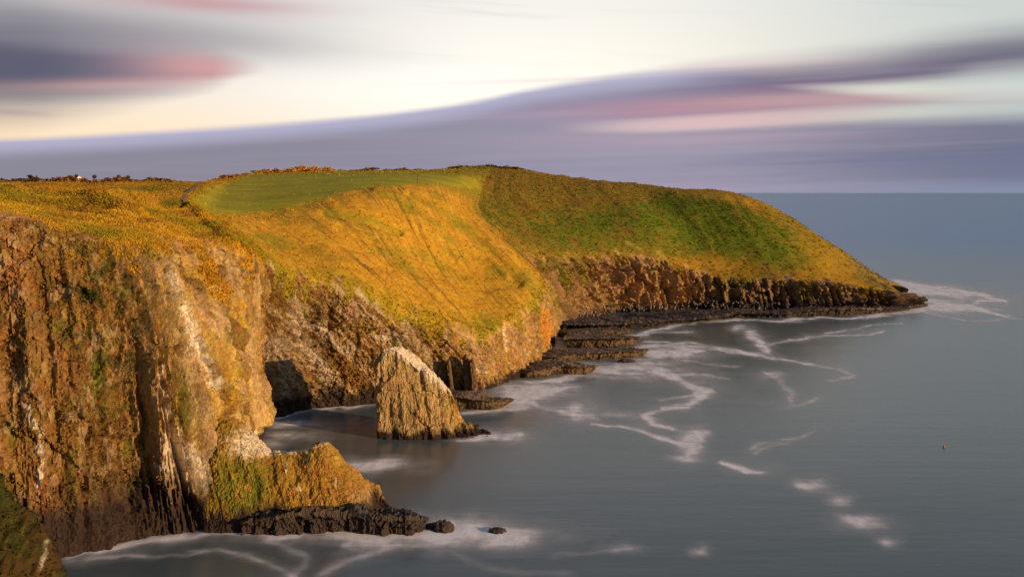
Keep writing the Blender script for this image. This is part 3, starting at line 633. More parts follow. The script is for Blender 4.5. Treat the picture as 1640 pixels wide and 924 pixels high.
# ------------------------------------------------------------------ fins: stack, spur, ledges
def fin(name, crest, front, thick, n_u, amp=1.0, sc=.55, shoulder=.85, nvec=(1, .25, .05), st=1.0, colour=None, endl=.05, endr=.08, zst=.6, bk=.8, label=None, cat=None, group=None, wet=4.0, parent=None, lean=0.0, flat_top=0.0, mat=None, crest_amp=.8):
    """a wall of rock: crest and front waterline as points along it, thickness away from the viewer"""
    crest = np.asarray(crest, float); front = np.asarray(front, float)
    t0 = np.linspace(0, 1, len(crest)); t1 = np.linspace(0, 1, len(front)); tu = np.linspace(0, 1, n_u)
    C = pchip(t0, crest, tu); F = pchip(t1, front, tu)
    e = np.minimum(np.clip(tu/endl, 0, 1), np.clip((1-tu)/endr, 0, 1)); e = np.sqrt(np.clip(1-(1-e)**2, 0.0004, 1))
    tang = np.gradient(F, axis=0); tang[:, 2] = 0; tang /= np.linalg.norm(tang, axis=1)[:, None]
    inn = np.stack([-tang[:, 1], tang[:, 0], 0*tu], 1)
    th = (np.interp(tu, np.linspace(0, 1, len(thick)), thick)*e)[:, None]
    mid = F+inn*(np.interp(tu, np.linspace(0, 1, len(thick)), thick)*.5)[:, None]
    zc = C[:, 2:3]; zz = np.array((0, 0, 1.))
    cx = C*np.array((1, 1, 0)); mid0 = mid*np.array((1, 1, 0))
    w2 = th*.5
    f_low = mid0-inn*w2*1.12-zz*3; f0 = mid0-inn*w2; b0 = mid0+inn*w2; b_low = mid0+inn*w2*1.12-zz*3
    # crest keeps its own plan position, narrowed by the ends
    cm = lerp(mid0, cx, 1.0)
    fs = lerp(f0, cm-inn*w2*.45, shoulder)+zz*zc*shoulder; bs = lerp(b0, cm+inn*w2*.45, shoulder)+zz*zc*shoulder
    ft = cm-inn*w2*(.25+flat_top*.5)+zz*zc; bt = cm+inn*w2*(.25+flat_top*.5)+zz*zc*(1-.04)
    R = np.stack([f_low, f0, fs, ft, bt, bs, b0, b_low], 1)
    sz = float(np.abs(zc).max()); cn = [4, max(14, int(sz*5)), max(6, int(sz*1.4)), max(6, int(thick[len(thick)//2])), 6, max(10, int(sz*1.5)), 4]
    vq_ = np.concatenate([np.linspace(k, k+1, c, endpoint=False) for k, c in enumerate(cn)]+[[7]])
    k = np.clip(np.floor(vq_).astype(int), 0, 6); f = (vq_-k)[None, :, None]
    g = R[:, k]*(1-f)+R[:, k+1]*f
    nn = grid_normals(g); c0 = g.mean((0, 1)); 
    if ((g-c0)*nn).sum() < 0: nn = -nn
    h = nn.copy(); 
    qn = np.asarray(nvec, float); big, det = relief(g, g@(qn/np.linalg.norm(qn)), sc, st, zst, bk)
    d = amp*(big*.22*sc*2+det*.8)
    d *= np.sqrt(e)[:, None]*lerp(1, crest_amp, sstep(1.8, 2.3, vq_)*(1-sstep(4.6, 5.0, vq_)))[None, :]
    g = g+h*d[..., None]
    X, Y = proj(g)
    c, n1, n2, n3 = rock_colour(g*1.6, X, Y, g[..., 2], 70.)
    c = c*(.7+.35*LASTB[0]+.3*LASTB[1])[..., None]
    if colour is not None: c = colour(c, g, X, Y, n1, n2, n3)
    c = np.clip(wet_band(c, g[..., 2], n1, wet), .004, .85)
    q = grid_quads(*g.shape[:2])
    me = mesh_from(name, g.reshape(-1, 3), q, mat or M_ROCK, {'albedo': c.reshape(-1, 3)}, smooth=False)
    me.flip_normals() if False else None
    return link(name, me, parent, label, cat, group)

# the sea stack
def stack_col(c, g, X, Y, n1, n2, n3):
    streak = fbm(g, 1.1, 4, .10, .6, 131.)
    c = mixc(c, (.46, .30, .15), .6+0*X); c = mixc(c, C_MOSS, sstep(.0, .35, streak)*.75); c = mixc(c, C_BROWN, sstep(.1, .45, -streak)*.65)
    c = mixc(c, C_OCHRE, ell(X, Y, 735, 650, 14, 30)*.7)
    gu = stroke(X, Y, [(630, 556), (660, 574), (700, 605), (724, 625)], [11, 13, 13, 10])*1.5+stroke(X, Y, [(612, 600), (620, 560)], 6)*.7+ell(X, Y, 735, 665, 8, 8)*.6
    gu = gu+.35*sstep(.2, .5, streak)*ell(X, Y, 670, 650, 50, 60)
    return mixc(c, C_GUANO, sstep(.3, .8, gu*(.7+.8*fbm(g, .8, 3, 1, .6, 133.)))*.85)
st_root = bpy.data.objects.new('sea_stack', None); COL.objects.link(st_root); st_root.empty_display_size = 5
st_root['label'] = 'wedge shaped sea stack of upright rock slabs standing alone in the cove'; st_root['category'] = 'sea stack'
SY = 268.
fin('rock_body', [P(607, 585, SY+6), P(616, 560, SY+6), P(628, 553, SY+6), P(640, 556, SY+6), P(655, 566, SY+6), P(680, 588, SY+6), P(705, 610, SY+6), P(722, 630, SY+6), P(728, 652, SY+6), P(740, 672, SY+6), P(752, 690, SY+6)],
    [W(607, 702), W(618, 703), W(632, 704), W(650, 705), W(690, 704), W(720, 702), W(752, 699)], (10, 13, 14, 13, 10, 7), 300, .72, .75, .9, (1, .2, .06), 1.0, stack_col, .03, .06, .14, .55, crest_amp=.6, parent=st_root, wet=2.6, flat_top=.6)
fin('thin_slab', [P(606, 600, SY+4), P(613, 566, SY+4), P(618, 556, SY+4), P(622, 566, SY+4)], [W(602, 700), W(607, 702), W(613, 703), W(619, 703)], (5, 6, 5), 50, .6, .3, .93, (1, .2, .06), 1.0, stack_col, .12, .12, parent=st_root, wet=2.6)
fin('rubble_toe', [P(735, 675, SY+3), P(748, 676, SY+3), P(757, 682, SY+3), P(770, 688, SY+3), P(780, 692, SY+3), P(788, 697, SY+3)], [W(733, 700), W(750, 701), W(770, 700), W(790, 698)], (8, 9, 7, 3), 110, 1.2, .5, .8, (1, .2, .05), 1.0, stack_col, .08, .25, parent=st_root, wet=3.4)

# spur running out from the foot of the near cliff
def spur_col(c, g, X, Y, n1, n2, n3):
    c = mixc(c, (.36, .18, .022), .62+.3*sstep(-.2, .3, n1)); c = mixc(c, C_BROWN, sstep(.1, .5, n2)*.6)
    c = mixc(c, C_MOSS, np.clip(ell(X, Y, 385, 780, 55, 55)*1.4, 0, 1)*sstep(-.35, .15, n2))
    c = mixc(c, C_PINK, np.clip(ell(X, Y, 590, 800, 30, 18), 0, 1)*.6)
    gu = ell(X, Y, 400, 710, 50, 34)*1.1+stroke(X, Y, [(430, 722), (475, 724), (505, 714), (525, 708)], 5)*.8+stroke(X, Y, [(492, 722), (492, 738)], 3)*.9+stroke(X, Y, [(538, 765), (538, 782)], 3)*.9+ell(X, Y, 478, 783, 9, 5)*1.0+stroke(X, Y, [(460, 740), (458, 756)], 2.5)*.8
    c = mixc(c, C_GUANO, sstep(.32, .8, gu*(.75+.9*fbm(g, .9, 4, .7, .65, 143.)))*.9)
    return c
fin('rock_spur', [P(335, 660, 209), P(370, 672, 206), P(405, 700, 204), P(440, 724, 203), P(480, 723, 203), P(508, 712, 203), P(522, 708, 203), P(538, 724, 203), P(556, 745, 203), P(588, 772, 203), P(606, 808, 203), P(640, 822, 203), P(668, 832, 204)],
    [W(320, 852), W(370, 852), W(430, 849), W(500, 847), W(560, 848), W(620, 850), W(672, 848)], (24, 20, 16, 14, 14, 12, 7), 520, 1.0, .42, .82, (1, .15, .25), .34, spur_col, .03, .08, .7, .4,
    label='orange lichen covered rock spur with a peaked tip running out from the near cliff', cat='rock spur', wet=4.4)

def dark_col(c, g, X, Y, n1, n2, n3):
    return mixc(c, (.05, .03, .024), .85+0*X)
def ledge_col(c, g, X, Y, n1, n2, n3):
    c = mixc(c, (.085, .048, .032), .8+0*X); top = sstep(.8, 2.2, g[..., 2])
    return mixc(c, (.17, .10, .06), top*sstep(-.2, .3, n2)*.6)
def ledge(pts_top, pts_front, thick, lab, n=200, col=ledge_col, amp=.7, sc=.36, wet=1.4, sh=.8, ft=.9, endr=.12, st=.8):
    return fin('rock_ledge', pts_top, pts_front, thick, n, amp, sc, sh, (.8, .5, .1), st, col, .03, endr, label=lab, cat='rock ledge', group='wave-cut rock ledges', wet=wet, flat_top=ft, mat=M_WET)
def L_(front, h, dx=0.0):
    """crest points of a ledge above its front waterline: heights h, set back a little"""
    fr = np.array([W(*p) for p in front]); c = fr.copy(); c[:, 1] += 2.2; c[:, 2] = h; return c, fr
# dark shelf under the spur
c_, f_ = L_([(380, 858), (440, 857), (500, 857), (560, 855), (610, 857), (650, 857), (684, 849)], [2.2, 3.2, 4.2, 3.6, 3.4, 3.2, 1.6])
ledge(c_, f_, (6, 7, 8, 9, 9, 8, 5), 'dark wet rock shelf along the foot of the orange spur', 240, dark_col, 1.05, .75, 6., st=.5)
LEDGES = [
 ([(715, 656), (745, 655), (780, 657), (818, 648)], [4.2, 4.0, 3.2, 1.2], (16, 16, 14, 7), 'flat topped brown ledge just behind the sea stack'),
 ([(838, 606), (870, 603), (900, 599), (930, 600), (955, 593)], [2.6, 3.4, 3.6, 3.0, 1.2], (16, 17, 16, 13, 6), 'ragged dark ledge nearest the golden point, below the other ledges'),
 ([(868, 584), (920, 577), (970, 575), (1010, 573), (1038, 570)], [2.8, 3.0, 3.0, 2.8, 2.2], (22, 20, 17, 14, 9), 'longest dark ledge reaching out past the others into the foam'),
 ([(905, 556), (945, 557), (980, 557), (1022, 553)], [4.2, 4.4, 4.2, 3.2], (26, 24, 20, 14), 'thick blocky dark ledge with a square end above the longest ledge'),
 ([(900, 541), (940, 540), (985, 537), (1015, 534)], [2.6, 2.6, 2.4, 1.4], (18, 18, 16, 8), 'low flat ledge tucked in at the back of the bay'),
 ([(905, 529), (960, 530), (1010, 526), (1050, 521), (1080, 517)], [3.4, 3.8, 3.4, 2.6, 1.6], (34, 32, 28, 24, 12), 'broad dark shelf at the foot of the far cliff'),
 ([(1060, 518), (1120, 514), (1160, 509), (1215, 508), (1270, 509)], [2.4, 2.4, 2.8, 2.4, 2.0], (34, 30, 28, 22, 12), 'dark boulder strewn shelf below the green headland'),
 ([(1240, 508), (1300, 506), (1345, 505), (1400, 502), (1440, 499), (1466, 493)], [2.2, 3.4, 3.6, 2.6, 2.2, 1.4], (20, 18, 18, 16, 14, 10), 'dark cleft rock shelf below the seaward end of the headland'),
 ([(1448, 496), (1462, 494), (1475, 492), (1486, 490)], [2.2, 1.6, 1.0, .4], (12, 10, 8, 4), 'low black rock point at the very tip of the headland'),
]
for fr, h, th, lab in LEDGES:
    far_ = fr[0][1] < 532
    c_, f_ = L_(fr, h); ledge(c_, f_, th, lab, 220, dark_col if far_ else ledge_col, 1.0 if far_ else .75, .5 if far_ else .36, 1.2 if not far_ else 4.0)

# upright slabs leaning in the gully behind the stack
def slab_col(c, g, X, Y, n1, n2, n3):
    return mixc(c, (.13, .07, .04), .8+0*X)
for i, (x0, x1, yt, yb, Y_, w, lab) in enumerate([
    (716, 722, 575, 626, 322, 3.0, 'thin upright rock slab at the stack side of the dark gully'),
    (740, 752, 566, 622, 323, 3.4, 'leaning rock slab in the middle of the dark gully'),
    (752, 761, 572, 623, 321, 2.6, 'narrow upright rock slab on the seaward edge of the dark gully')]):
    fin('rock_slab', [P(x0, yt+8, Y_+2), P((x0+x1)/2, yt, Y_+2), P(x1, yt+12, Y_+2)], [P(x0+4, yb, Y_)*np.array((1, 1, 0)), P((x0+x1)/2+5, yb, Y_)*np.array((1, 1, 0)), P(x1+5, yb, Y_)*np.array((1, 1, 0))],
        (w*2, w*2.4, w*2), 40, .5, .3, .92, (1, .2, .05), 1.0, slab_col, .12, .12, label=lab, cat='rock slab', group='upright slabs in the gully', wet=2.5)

# loose rocks in the water
def boulder(name, loc, r, seed, label, cat='rock', group=None, mat=M_WET, base=C_DARK, squash=(1, 1, .7)):
    n = 26; th = np.linspace(0, 2*np.pi, n*2); ph = np.linspace(.001, np.pi-.001, n)
    T, H = np.meshgrid(th, ph, indexing='ij')
    p = np.stack([np.cos(T)*np.sin(H), np.sin(T)*np.sin(H), np.cos(H)], -1)
    q = p*2.2+seed*5.1; w = 1+.38*perlin(q[..., 0], q[..., 1], q[..., 2])+.2*perlin(q[..., 0]*2.3, q[..., 1]*2.3, q[..., 2]*2.3)+.08*perlin(q[..., 0]*6, q[..., 1]*6, q[..., 2]*6)
    w = np.round(w*7)/7*.5+w*.5
    p = p*w[..., None]*r*np.array(squash); p[-1] = p[0]
    c = np.clip(np.array(base)*(1+.5*perlin(q[..., 0]*3, q[..., 1]*3, q[..., 2]*3))[..., None], .01, .8)
    me = mesh_from(name, p.reshape(-1, 3), grid_quads(*p.shape[:2], flip=True), mat, {'albedo': c.reshape(-1, 3)})
    return link(name, me, None, label, cat, group, loc=loc)
boulder('sea_rock', W(709, 853)+np.array((0, 1.5, .2)), 1.75, 1, 'dark pointed rock awash in foam just off the spur tip', group='rocks awash off the spur', squash=(1.1, 1, .85))
boulder('sea_rock', W(797, 854)+np.array((0, 1, 0)), 1.3, 2, 'small lone black rock awash farther out from the spur', group='rocks awash off the spur', squash=(1.1, 1, .55))
boulder('sea_rock', W(690, 848)+np.array((0, 1, .2)), 1.0, 3, 'little black rock touching the end of the dark shelf', group='rocks awash off the spur')
boulder('sea_rock', W(1003, 580)+np.array((0, 0, .3)), 1.7, 4, 'small black rock at the end of the ragged ledge in foam', squash=(1.6, 1, .5))

# ------------------------------------------------------------------ foreground bluff, lower left
def bluff():
    cr = np.array([P(-260, 640, 92), P(-160, 690, 92), P(-60, 735, 93), P(0, 766, 94), P(30, 795, 95), P(52, 828, 95), P(80, 868, 95), P(96, 900, 95), P(108, 940, 95), P(125, 1010, 95), P(150, 1120, 95), P(175, 1240, 95)])
    n = 300; tu = np.linspace(0, 1, n); c = pchip(np.linspace(0, 1, len(cr)), cr, tu)
    tang = np.gradient(c, axis=0); tang /= np.linalg.norm(tang, axis=1)[:, None]
    # profile across the crest: towards the viewer it falls away, behind it falls steeply
    vs = np.concatenate([np.linspace(-1, 0, 150, endpoint=False), np.linspace(0, 1, 60)])
    g = np.zeros((n, len(vs), 3))
    for j, v in enumerate(vs):
        if v < 0: g[:, j] = c+np.array((-6*v*0, 34*v, -62*abs(v)**1.35))+np.array((-10., 0, 0))*abs(v)
        else: g[:, j] = c+np.array((0, 16*v, -62*v**1.1))
    nn = grid_normals(g); 
    if nn[n//2, 140, 2] < 0: nn = -nn
    d = fbm(g, 9, 4, .7, .55, 201.)*2.4-np.abs(fbm(g, 3.0, 4, .6, .6, 203.))*2.4+fbm(g, .7, 4, 1, .65, 205.)*.7
    g = g+nn*d[..., None]
    X, Y = proj(g)
    n1 = fbm(g, 2.5, 4, .6, .6, 207.); n2 = fbm(g, .8, 3, .8, .6, 209.)
    a = np.broadcast_to(np.array((.055, .03, .010)), g.shape).copy()  # bluff vegetation colours darkened to stand for the shade over it
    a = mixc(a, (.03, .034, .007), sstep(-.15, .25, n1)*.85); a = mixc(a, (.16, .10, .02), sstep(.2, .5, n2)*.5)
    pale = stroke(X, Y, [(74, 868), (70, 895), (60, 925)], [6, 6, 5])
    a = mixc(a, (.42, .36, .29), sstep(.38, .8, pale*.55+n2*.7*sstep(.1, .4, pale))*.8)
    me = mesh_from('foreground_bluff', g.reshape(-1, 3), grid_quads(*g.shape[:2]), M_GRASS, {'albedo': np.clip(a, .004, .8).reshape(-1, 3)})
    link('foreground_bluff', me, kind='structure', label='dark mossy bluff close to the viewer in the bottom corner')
    return g, a
BL_G, BL_A = bluff()

# the cliff top the viewer stands on (behind the lens; its extent was set to shade the near rocks)
def viewpoint():
    xs = np.linspace(-220, 60, 90); vs = np.linspace(0, 1, 60)
    Xg, Vg = np.meshgrid(xs, vs, indexing='ij')
    edge = -3.0-np.clip((np.abs(Xg+20)-25)/60, 0, 1)*14-np.clip(Xg-20, 0, 99)*.9
    Yg = np.where(Vg < .35, edge+(.35-Vg)/.35*10, edge-(Vg-.35)/.65*190)
    Zg = np.where(Vg < .35, 58*(Vg/.35)**.8, 58+1.0*(Vg-.35))
    Zg = Zg-np.clip(Xg-25, 0, 99)*1.7*(Vg > .1)
    g = np.stack([Xg, Yg, Zg], -1); g[..., 2] += fbm(g, 14, 3, 1, .5, 301.)*1.0*(np.abs(Xg) > 8)
    a = np.broadcast_to(np.array(C_HEATH), g.shape).copy()
    me = mesh_from('viewpoint_clifftop', g.reshape(-1, 3), grid_quads(*g.shape[:2]), M_GRASS, {'albedo': a.reshape(-1, 3)})
    link('viewpoint_clifftop', me, kind='structure', label='grassy cliff top under the viewer')
viewpoint()

# ------------------------------------------------------------------ sea
def sea_material():
    m, nt, b = mat_new('sea_water'); N = nt.nodes; L = nt.links
    b.inputs['Base Color'].default_value = (.030, .050, .056, 1); b.inputs['Roughness'].default_value = .2; b.inputs['IOR'].default_value = 1.24
    tc = N.new('ShaderNodeTexCoord'); mp = N.new('ShaderNodeMapping'); L.new(tc.outputs['Object'], mp.inputs[0]); mp.inputs['Scale'].default_value = (.018, .075, 1)
    mp.inputs['Rotation'].default_value = (0, 0, math.radians(-8))
    n = N.new('ShaderNodeTexNoise'); n.inputs['Scale'].default_value = 1.0; n.inputs['Detail'].default_value = 6; n.inputs['Roughness'].default_value = .62; L.new(mp.outputs[0], n.inputs['Vector'])
    bp = N.new('ShaderNodeBump'); bp.inputs['Strength'].default_value = .13; bp.inputs['Distance'].default_value = 1.2; L.new(n.outputs['Fac'], bp.inputs['Height']); L.new(bp.outputs[0], b.inputs['Normal'])
    n2 = N.new('ShaderNodeTexNoise'); n2.inputs['Scale'].default_value = .25; n2.inputs['Detail'].default_value = 4; L.new(mp.outputs[0], n2.inputs['Vector'])
    cr = N.new('ShaderNodeValToRGB'); cr.color_ramp.elements[0].position = .3; cr.color_ramp.elements[1].position = .7
    cr.color_ramp.elements[0].color = (.064, .088, .094, 1); cr.color_ramp.elements[1].color = (.084, .107, .114, 1)
    L.new(n2.outputs['Fac'], cr.inputs[0])
    # silty grey inshore, bluer over deep water offshore
    sx = N.new('ShaderNodeSeparateXYZ'); L.new(tc.outputs['Object'], sx.inputs[0])
    mr = N.new('ShaderNodeMapRange'); mr.interpolation_type = 'SMOOTHSTEP'; L.new(sx.outputs[1], mr.inputs['Value']); mr.inputs['From Min'].default_value = 380; mr.inputs['From Max'].default_value = 1500
    mx = N.new('ShaderNodeMix'); mx.data_type = 'RGBA'; L.new(mr.outputs[0], mx.inputs['Factor']); L.new(cr.outputs[0], mx.inputs[6]); mx.inputs[7].default_value = (.09, .19, .39, 1)
    L.new(mx.outputs[2], b.inputs['Base Color'])
    rr = N.new('ShaderNodeMapRange'); rr.interpolation_type = 'SMOOTHSTEP'; L.new(sx.outputs[1], rr.inputs['Value']); rr.inputs['From Min'].default_value = 250; rr.inputs['From Max'].default_value = 1500; rr.inputs['To Min'].default_value = .24; rr.inputs['To Max'].default_value = .36
    L.new(rr.outputs[0], b.inputs['Roughness'])
    return m
me = mesh_from('sea', [(-60000, -3000, 0), (60000, -3000, 0), (60000, 90000, 0), (-60000, 90000, 0)], np.array([[0, 1, 2, 3]]), sea_material(), smooth=False)
link('sea', me, kind='structure', label='smooth grey sea running out to the horizon')

def foam():
    xs = np.arange(-110, 330, .65); ys = np.concatenate([np.arange(166, 250, .4), np.arange(250, 360, .8), np.arange(360, 760, 1.6)])
    Xw, Yw = np.meshgrid(xs, ys, indexing='ij'); p = np.stack([Xw, Yw, 0*Xw], -1)
    X, Y = proj(p)
    wx = fbm(p*np.array((1, .35, 1)), 16, 4, 1, .6, 401.); wy = fbm(p*np.array((1, .35, 1)), 16, 4, 1, .6, 411.)
    persp = (Y-308)/300
    X1 = X+wx*26*persp+5*wy; Y1 = Y+wy*11*persp
    f = np.zeros(X.shape)
    def s(pts, w, a, sy=2.0):
        nonlocal f
        w = np.asarray(w, float)*np.ones(len(pts)); f = 1-(1-f)*(1-np.clip(a*(.9*stroke(X1, Y1, pts, list(w*1.05), sy)+.20*stroke(X1, Y1, pts, list(w*3.2), sy)), 0, 1))
    def e(cx, cy, rx, ry, a, rot=0):
        nonlocal f
        f = 1-(1-f)*(1-np.clip(a*(.7*ell(X1, Y1, cx, cy, rx, ry, rot)+.3*ell(X1, Y1, cx, cy, rx*1.9, ry*1.7, rot)), 0, 1))
    # broken wash at the rock edges
    s([(105, 893), (170, 880), (240, 868), (300, 858), (360, 852), (430, 857), (520, 859), (600, 858), (680, 854)], [9, 8, 8, 8, 14, 12, 12, 16, 18], .72)
    e(735, 846, 48, 12, 1.0); e(700, 856, 70, 9, .8); e(800, 850, 70, 9, .35); e(365, 845, 12, 9, .8)
    e(600, 746, 45, 8, .75); e(575, 743, 25, 6, .5)
    s([(420, 672), (480, 662), (560, 653), (605, 648)], 4, .5); e(460, 680, 40, 4.5, .55); e(468, 697, 38, 4.5, .5); e(440, 712, 20, 5, .35)
    e(800, 700, 26, 6, .7); s([(740, 706), (790, 700), (830, 697)], [5, 6, 4], .55)
    e(815, 652, 24, 7, .8); s([(750, 661), (800, 659), (840, 652)], 5, .6)
    e(852, 626, 34, 9, 1.0); e(830, 630, 26, 9, .95); s([(810, 632), (870, 626), (905, 622)], [8, 9, 4], .8)
    s([(840, 612), (900, 606), (950, 600), (985, 592)], [5, 6, 8, 8], .85); e(985, 596, 34, 9, .9); e(1020, 590, 50, 8, .5)
    e(1070, 566, 42, 6, .95); s([(1035, 574), (1080, 568), (1130, 566)], [5, 5, 3], .7)
    s([(1020, 556), (1045, 552), (1150, 560), (1210, 568)], [6, 4, 3, 2], .55)
    s([(990, 540), (1030, 533), (1075, 522)], 3.5, .7); s([(1030, 536), (1110, 530)], 2.5, .4)
    s([(1080, 521), (1150, 513), (1270, 512), (1380, 507), (1470, 497)], 2.6, .62)
    # drift lines
    s([(840, 640), (880, 658), (930, 662), (960, 676)], [5, 5, 9, 5], .5); e(930, 660, 16, 14, .45); e(985, 668, 30, 5, .25)
    s([(955, 684), (1010, 690), (1060, 703), (1105, 716)], [3, 4, 5, 6], .7); e(1108, 712, 12, 18, .8, 10); e(1105, 735, 18, 4, .6); e(1112, 702, 8, 12, .7, 20)
    s([(1020, 595), (1070, 600), (1105, 615), (1130, 628), (1095, 648), (1050, 657), (1030, 668), (1050, 682), (1080, 688)], [9, 8, 9, 8, 8, 6, 7, 7, 4], .62)
    s([(1050, 640), (1110, 630), (1140, 625)], [3, 5, 3], .35); s([(1080, 600), (1130, 600), (1170, 606)], [5, 6, 3], .3)
    s([(1030, 545), (1110, 552), (1180, 560), (1230, 570), (1290, 580), (1350, 590), (1368, 600), (1330, 612)], [3, 3, 3, 3.4, 4, 4, 4, 3], .5)
    s([(1200, 530), (1215, 548), (1225, 562)], [5, 6, 5], .7); e(1180, 524, 8, 3, .5); e(1210, 542, 8, 3, .6)
    s([(1230, 552), (1290, 543), (1350, 538), (1420, 530)], [3.5, 3, 2.5, 2], .5); s([(1320, 536), (1400, 520), (1440, 517)], [2.6, 2, 2], .4)
    s([(1225, 600), (1250, 612), (1270, 628), (1265, 645)], [4, 5, 5, 4], .32); e(1235, 602, 12, 5, .4); s([(1265, 650), (1310, 640)], [5, 3], .3)
    s([(1210, 720), (1250, 705), (1300, 695)], [7, 4, 2], .25)
    s([(1160, 738), (1200, 750), (1225, 754)], [4, 9, 9], .75); e(1305, 778, 17, 8, .62); e(1347, 804, 13, 8, .5); e(1388, 839, 28, 9, .75); e(1432, 873, 17, 7, .4); e(1132, 878, 9, 6, .3); e(1005, 876, 24, 5, .2)
    s([(1220, 726), (1260, 706)], [4, 3], .28)
    s([(1000, 560), (1100, 578), (1180, 588)], 2, .25)
    # the tip of the headland
    e(1490, 462, 55, 5, .5, 6); e(1520, 494, 60, 5, .6); e(1462, 468, 22, 8, .5); e(1520, 480, 90, 14, .14)
    s([(1425, 446), (1450, 454), (1500, 462), (1560, 471), (1612, 484)], [4, 5, 5, 4, 2], .8); s([(1440, 466), (1490, 468), (1550, 474)], [5, 5, 3], .85)
    s([(1468, 496), (1500, 491), (1560, 492), (1620, 508)], [5, 7, 5, 4], .85); s([(1550, 488), (1575, 482), (1610, 482)], [3, 3, 2], .55)
    s([(1470, 482), (1540, 482)], 3, .45); s([(1480, 503), (1560, 515), (1640, 512)], 2, .35); s([(1390, 508), (1470, 500)], 3, .5)
    # near, lower left sweeps
    s([(300, 884), (360, 888), (430, 905), (470, 922)], [5, 6, 6, 6], .22); s([(460, 924), (490, 896), (450, 872), (400, 860)], [7, 8, 8, 8], .16)
    s([(100, 902), (200, 895), (330, 888)], [5, 5, 4], .2); s([(520, 920), (580, 893), (640, 872)], [6, 8, 6], .16); s([(560, 875), (700, 872), (830, 860)], [10, 12, 8], .25)
    s([(660, 880), (780, 900), (900, 912)], 8, .10); s([(880, 882), (960, 880), (1010, 877)], 5, .12)
    # faint veil of spent foam
    veil = .16*sstep(.0, .5, fbm(p*np.array((.5, .22, 1)), 18, 4, 1, .6, 421.))*(ell(X, Y, 1050, 590, 260, 60)+.7*ell(X, Y, 1480, 480, 160, 40))
    tex = fbm(p*np.array((1, .4, 1)), 5, 4, 1, .65, 431.)
    brk = sstep(-.38, .25, fbm(p*np.array((1, .3, 1)), 11, 3, 1, .55, 441.))
    f = f*(.5+.5*brk)*(1.0+.55*tex+.9*fbm(p*np.array((.35, 1.1, 1)), 3.2, 3, 1, .6, 451.))*1.8+veil*1.2
    f = np.clip(f, 0, .97)
    keep = f > .035
    q = grid_quads(len(xs), len(ys)); k = keep.ravel()[q].any(1)
    q = q[k]; used, inv = np.unique(q, return_inverse=True); q = inv.reshape(q.shape)
    v = p.reshape(-1, 3)[used].copy(); v[:, 2] = .04
    m, nt, b = mat_new('sea_foam'); N = nt.nodes; L = nt.links
    at = N.new('ShaderNodeAttribute'); at.attribute_name = 'foam'
    tc = N.new('ShaderNodeTexCoord'); mp = N.new('ShaderNodeMapping'); L.new(tc.outputs['Object'], mp.inputs[0]); mp.inputs['Scale'].default_value = (.35, .12, 1)
    n = N.new('ShaderNodeTexNoise'); n.inputs['Scale'].default_value = 1; n.inputs['Detail'].default_value = 6; n.inputs['Roughness'].default_value = .65; L.new(mp.outputs[0], n.inputs['Vector'])
    r = N.new('ShaderNodeMapRange'); L.new(n.outputs['Fac'], r.inputs['Value']); r.inputs['From Min'].default_value = .3; r.inputs['From Max'].default_value = .7; r.inputs['To Min'].default_value = .62; r.inputs['To Max'].default_value = 1.15
    mu = N.new('ShaderNodeMath'); mu.operation = 'MULTIPLY'; mu.use_clamp = True; L.new(at.outputs['Fac'], mu.inputs[0]); L.new(r.outputs[0], mu.inputs[1])
    b.inputs['Base Color'].default_value = (.88, .83, .84, 1); b.inputs['Roughness'].default_value = .9; b.inputs['Specular IOR Level'].default_value = .1
    L.new(mu.outputs[0], b.inputs['Alpha'])
    me = mesh_from('sea_foam', v, q, m, {'foam': f.reshape(-1)[used]})
    link('sea_foam', me, kind='stuff', label='white foam drifting in streaks on the grey sea and along the rocks', cat='foam')
foam()

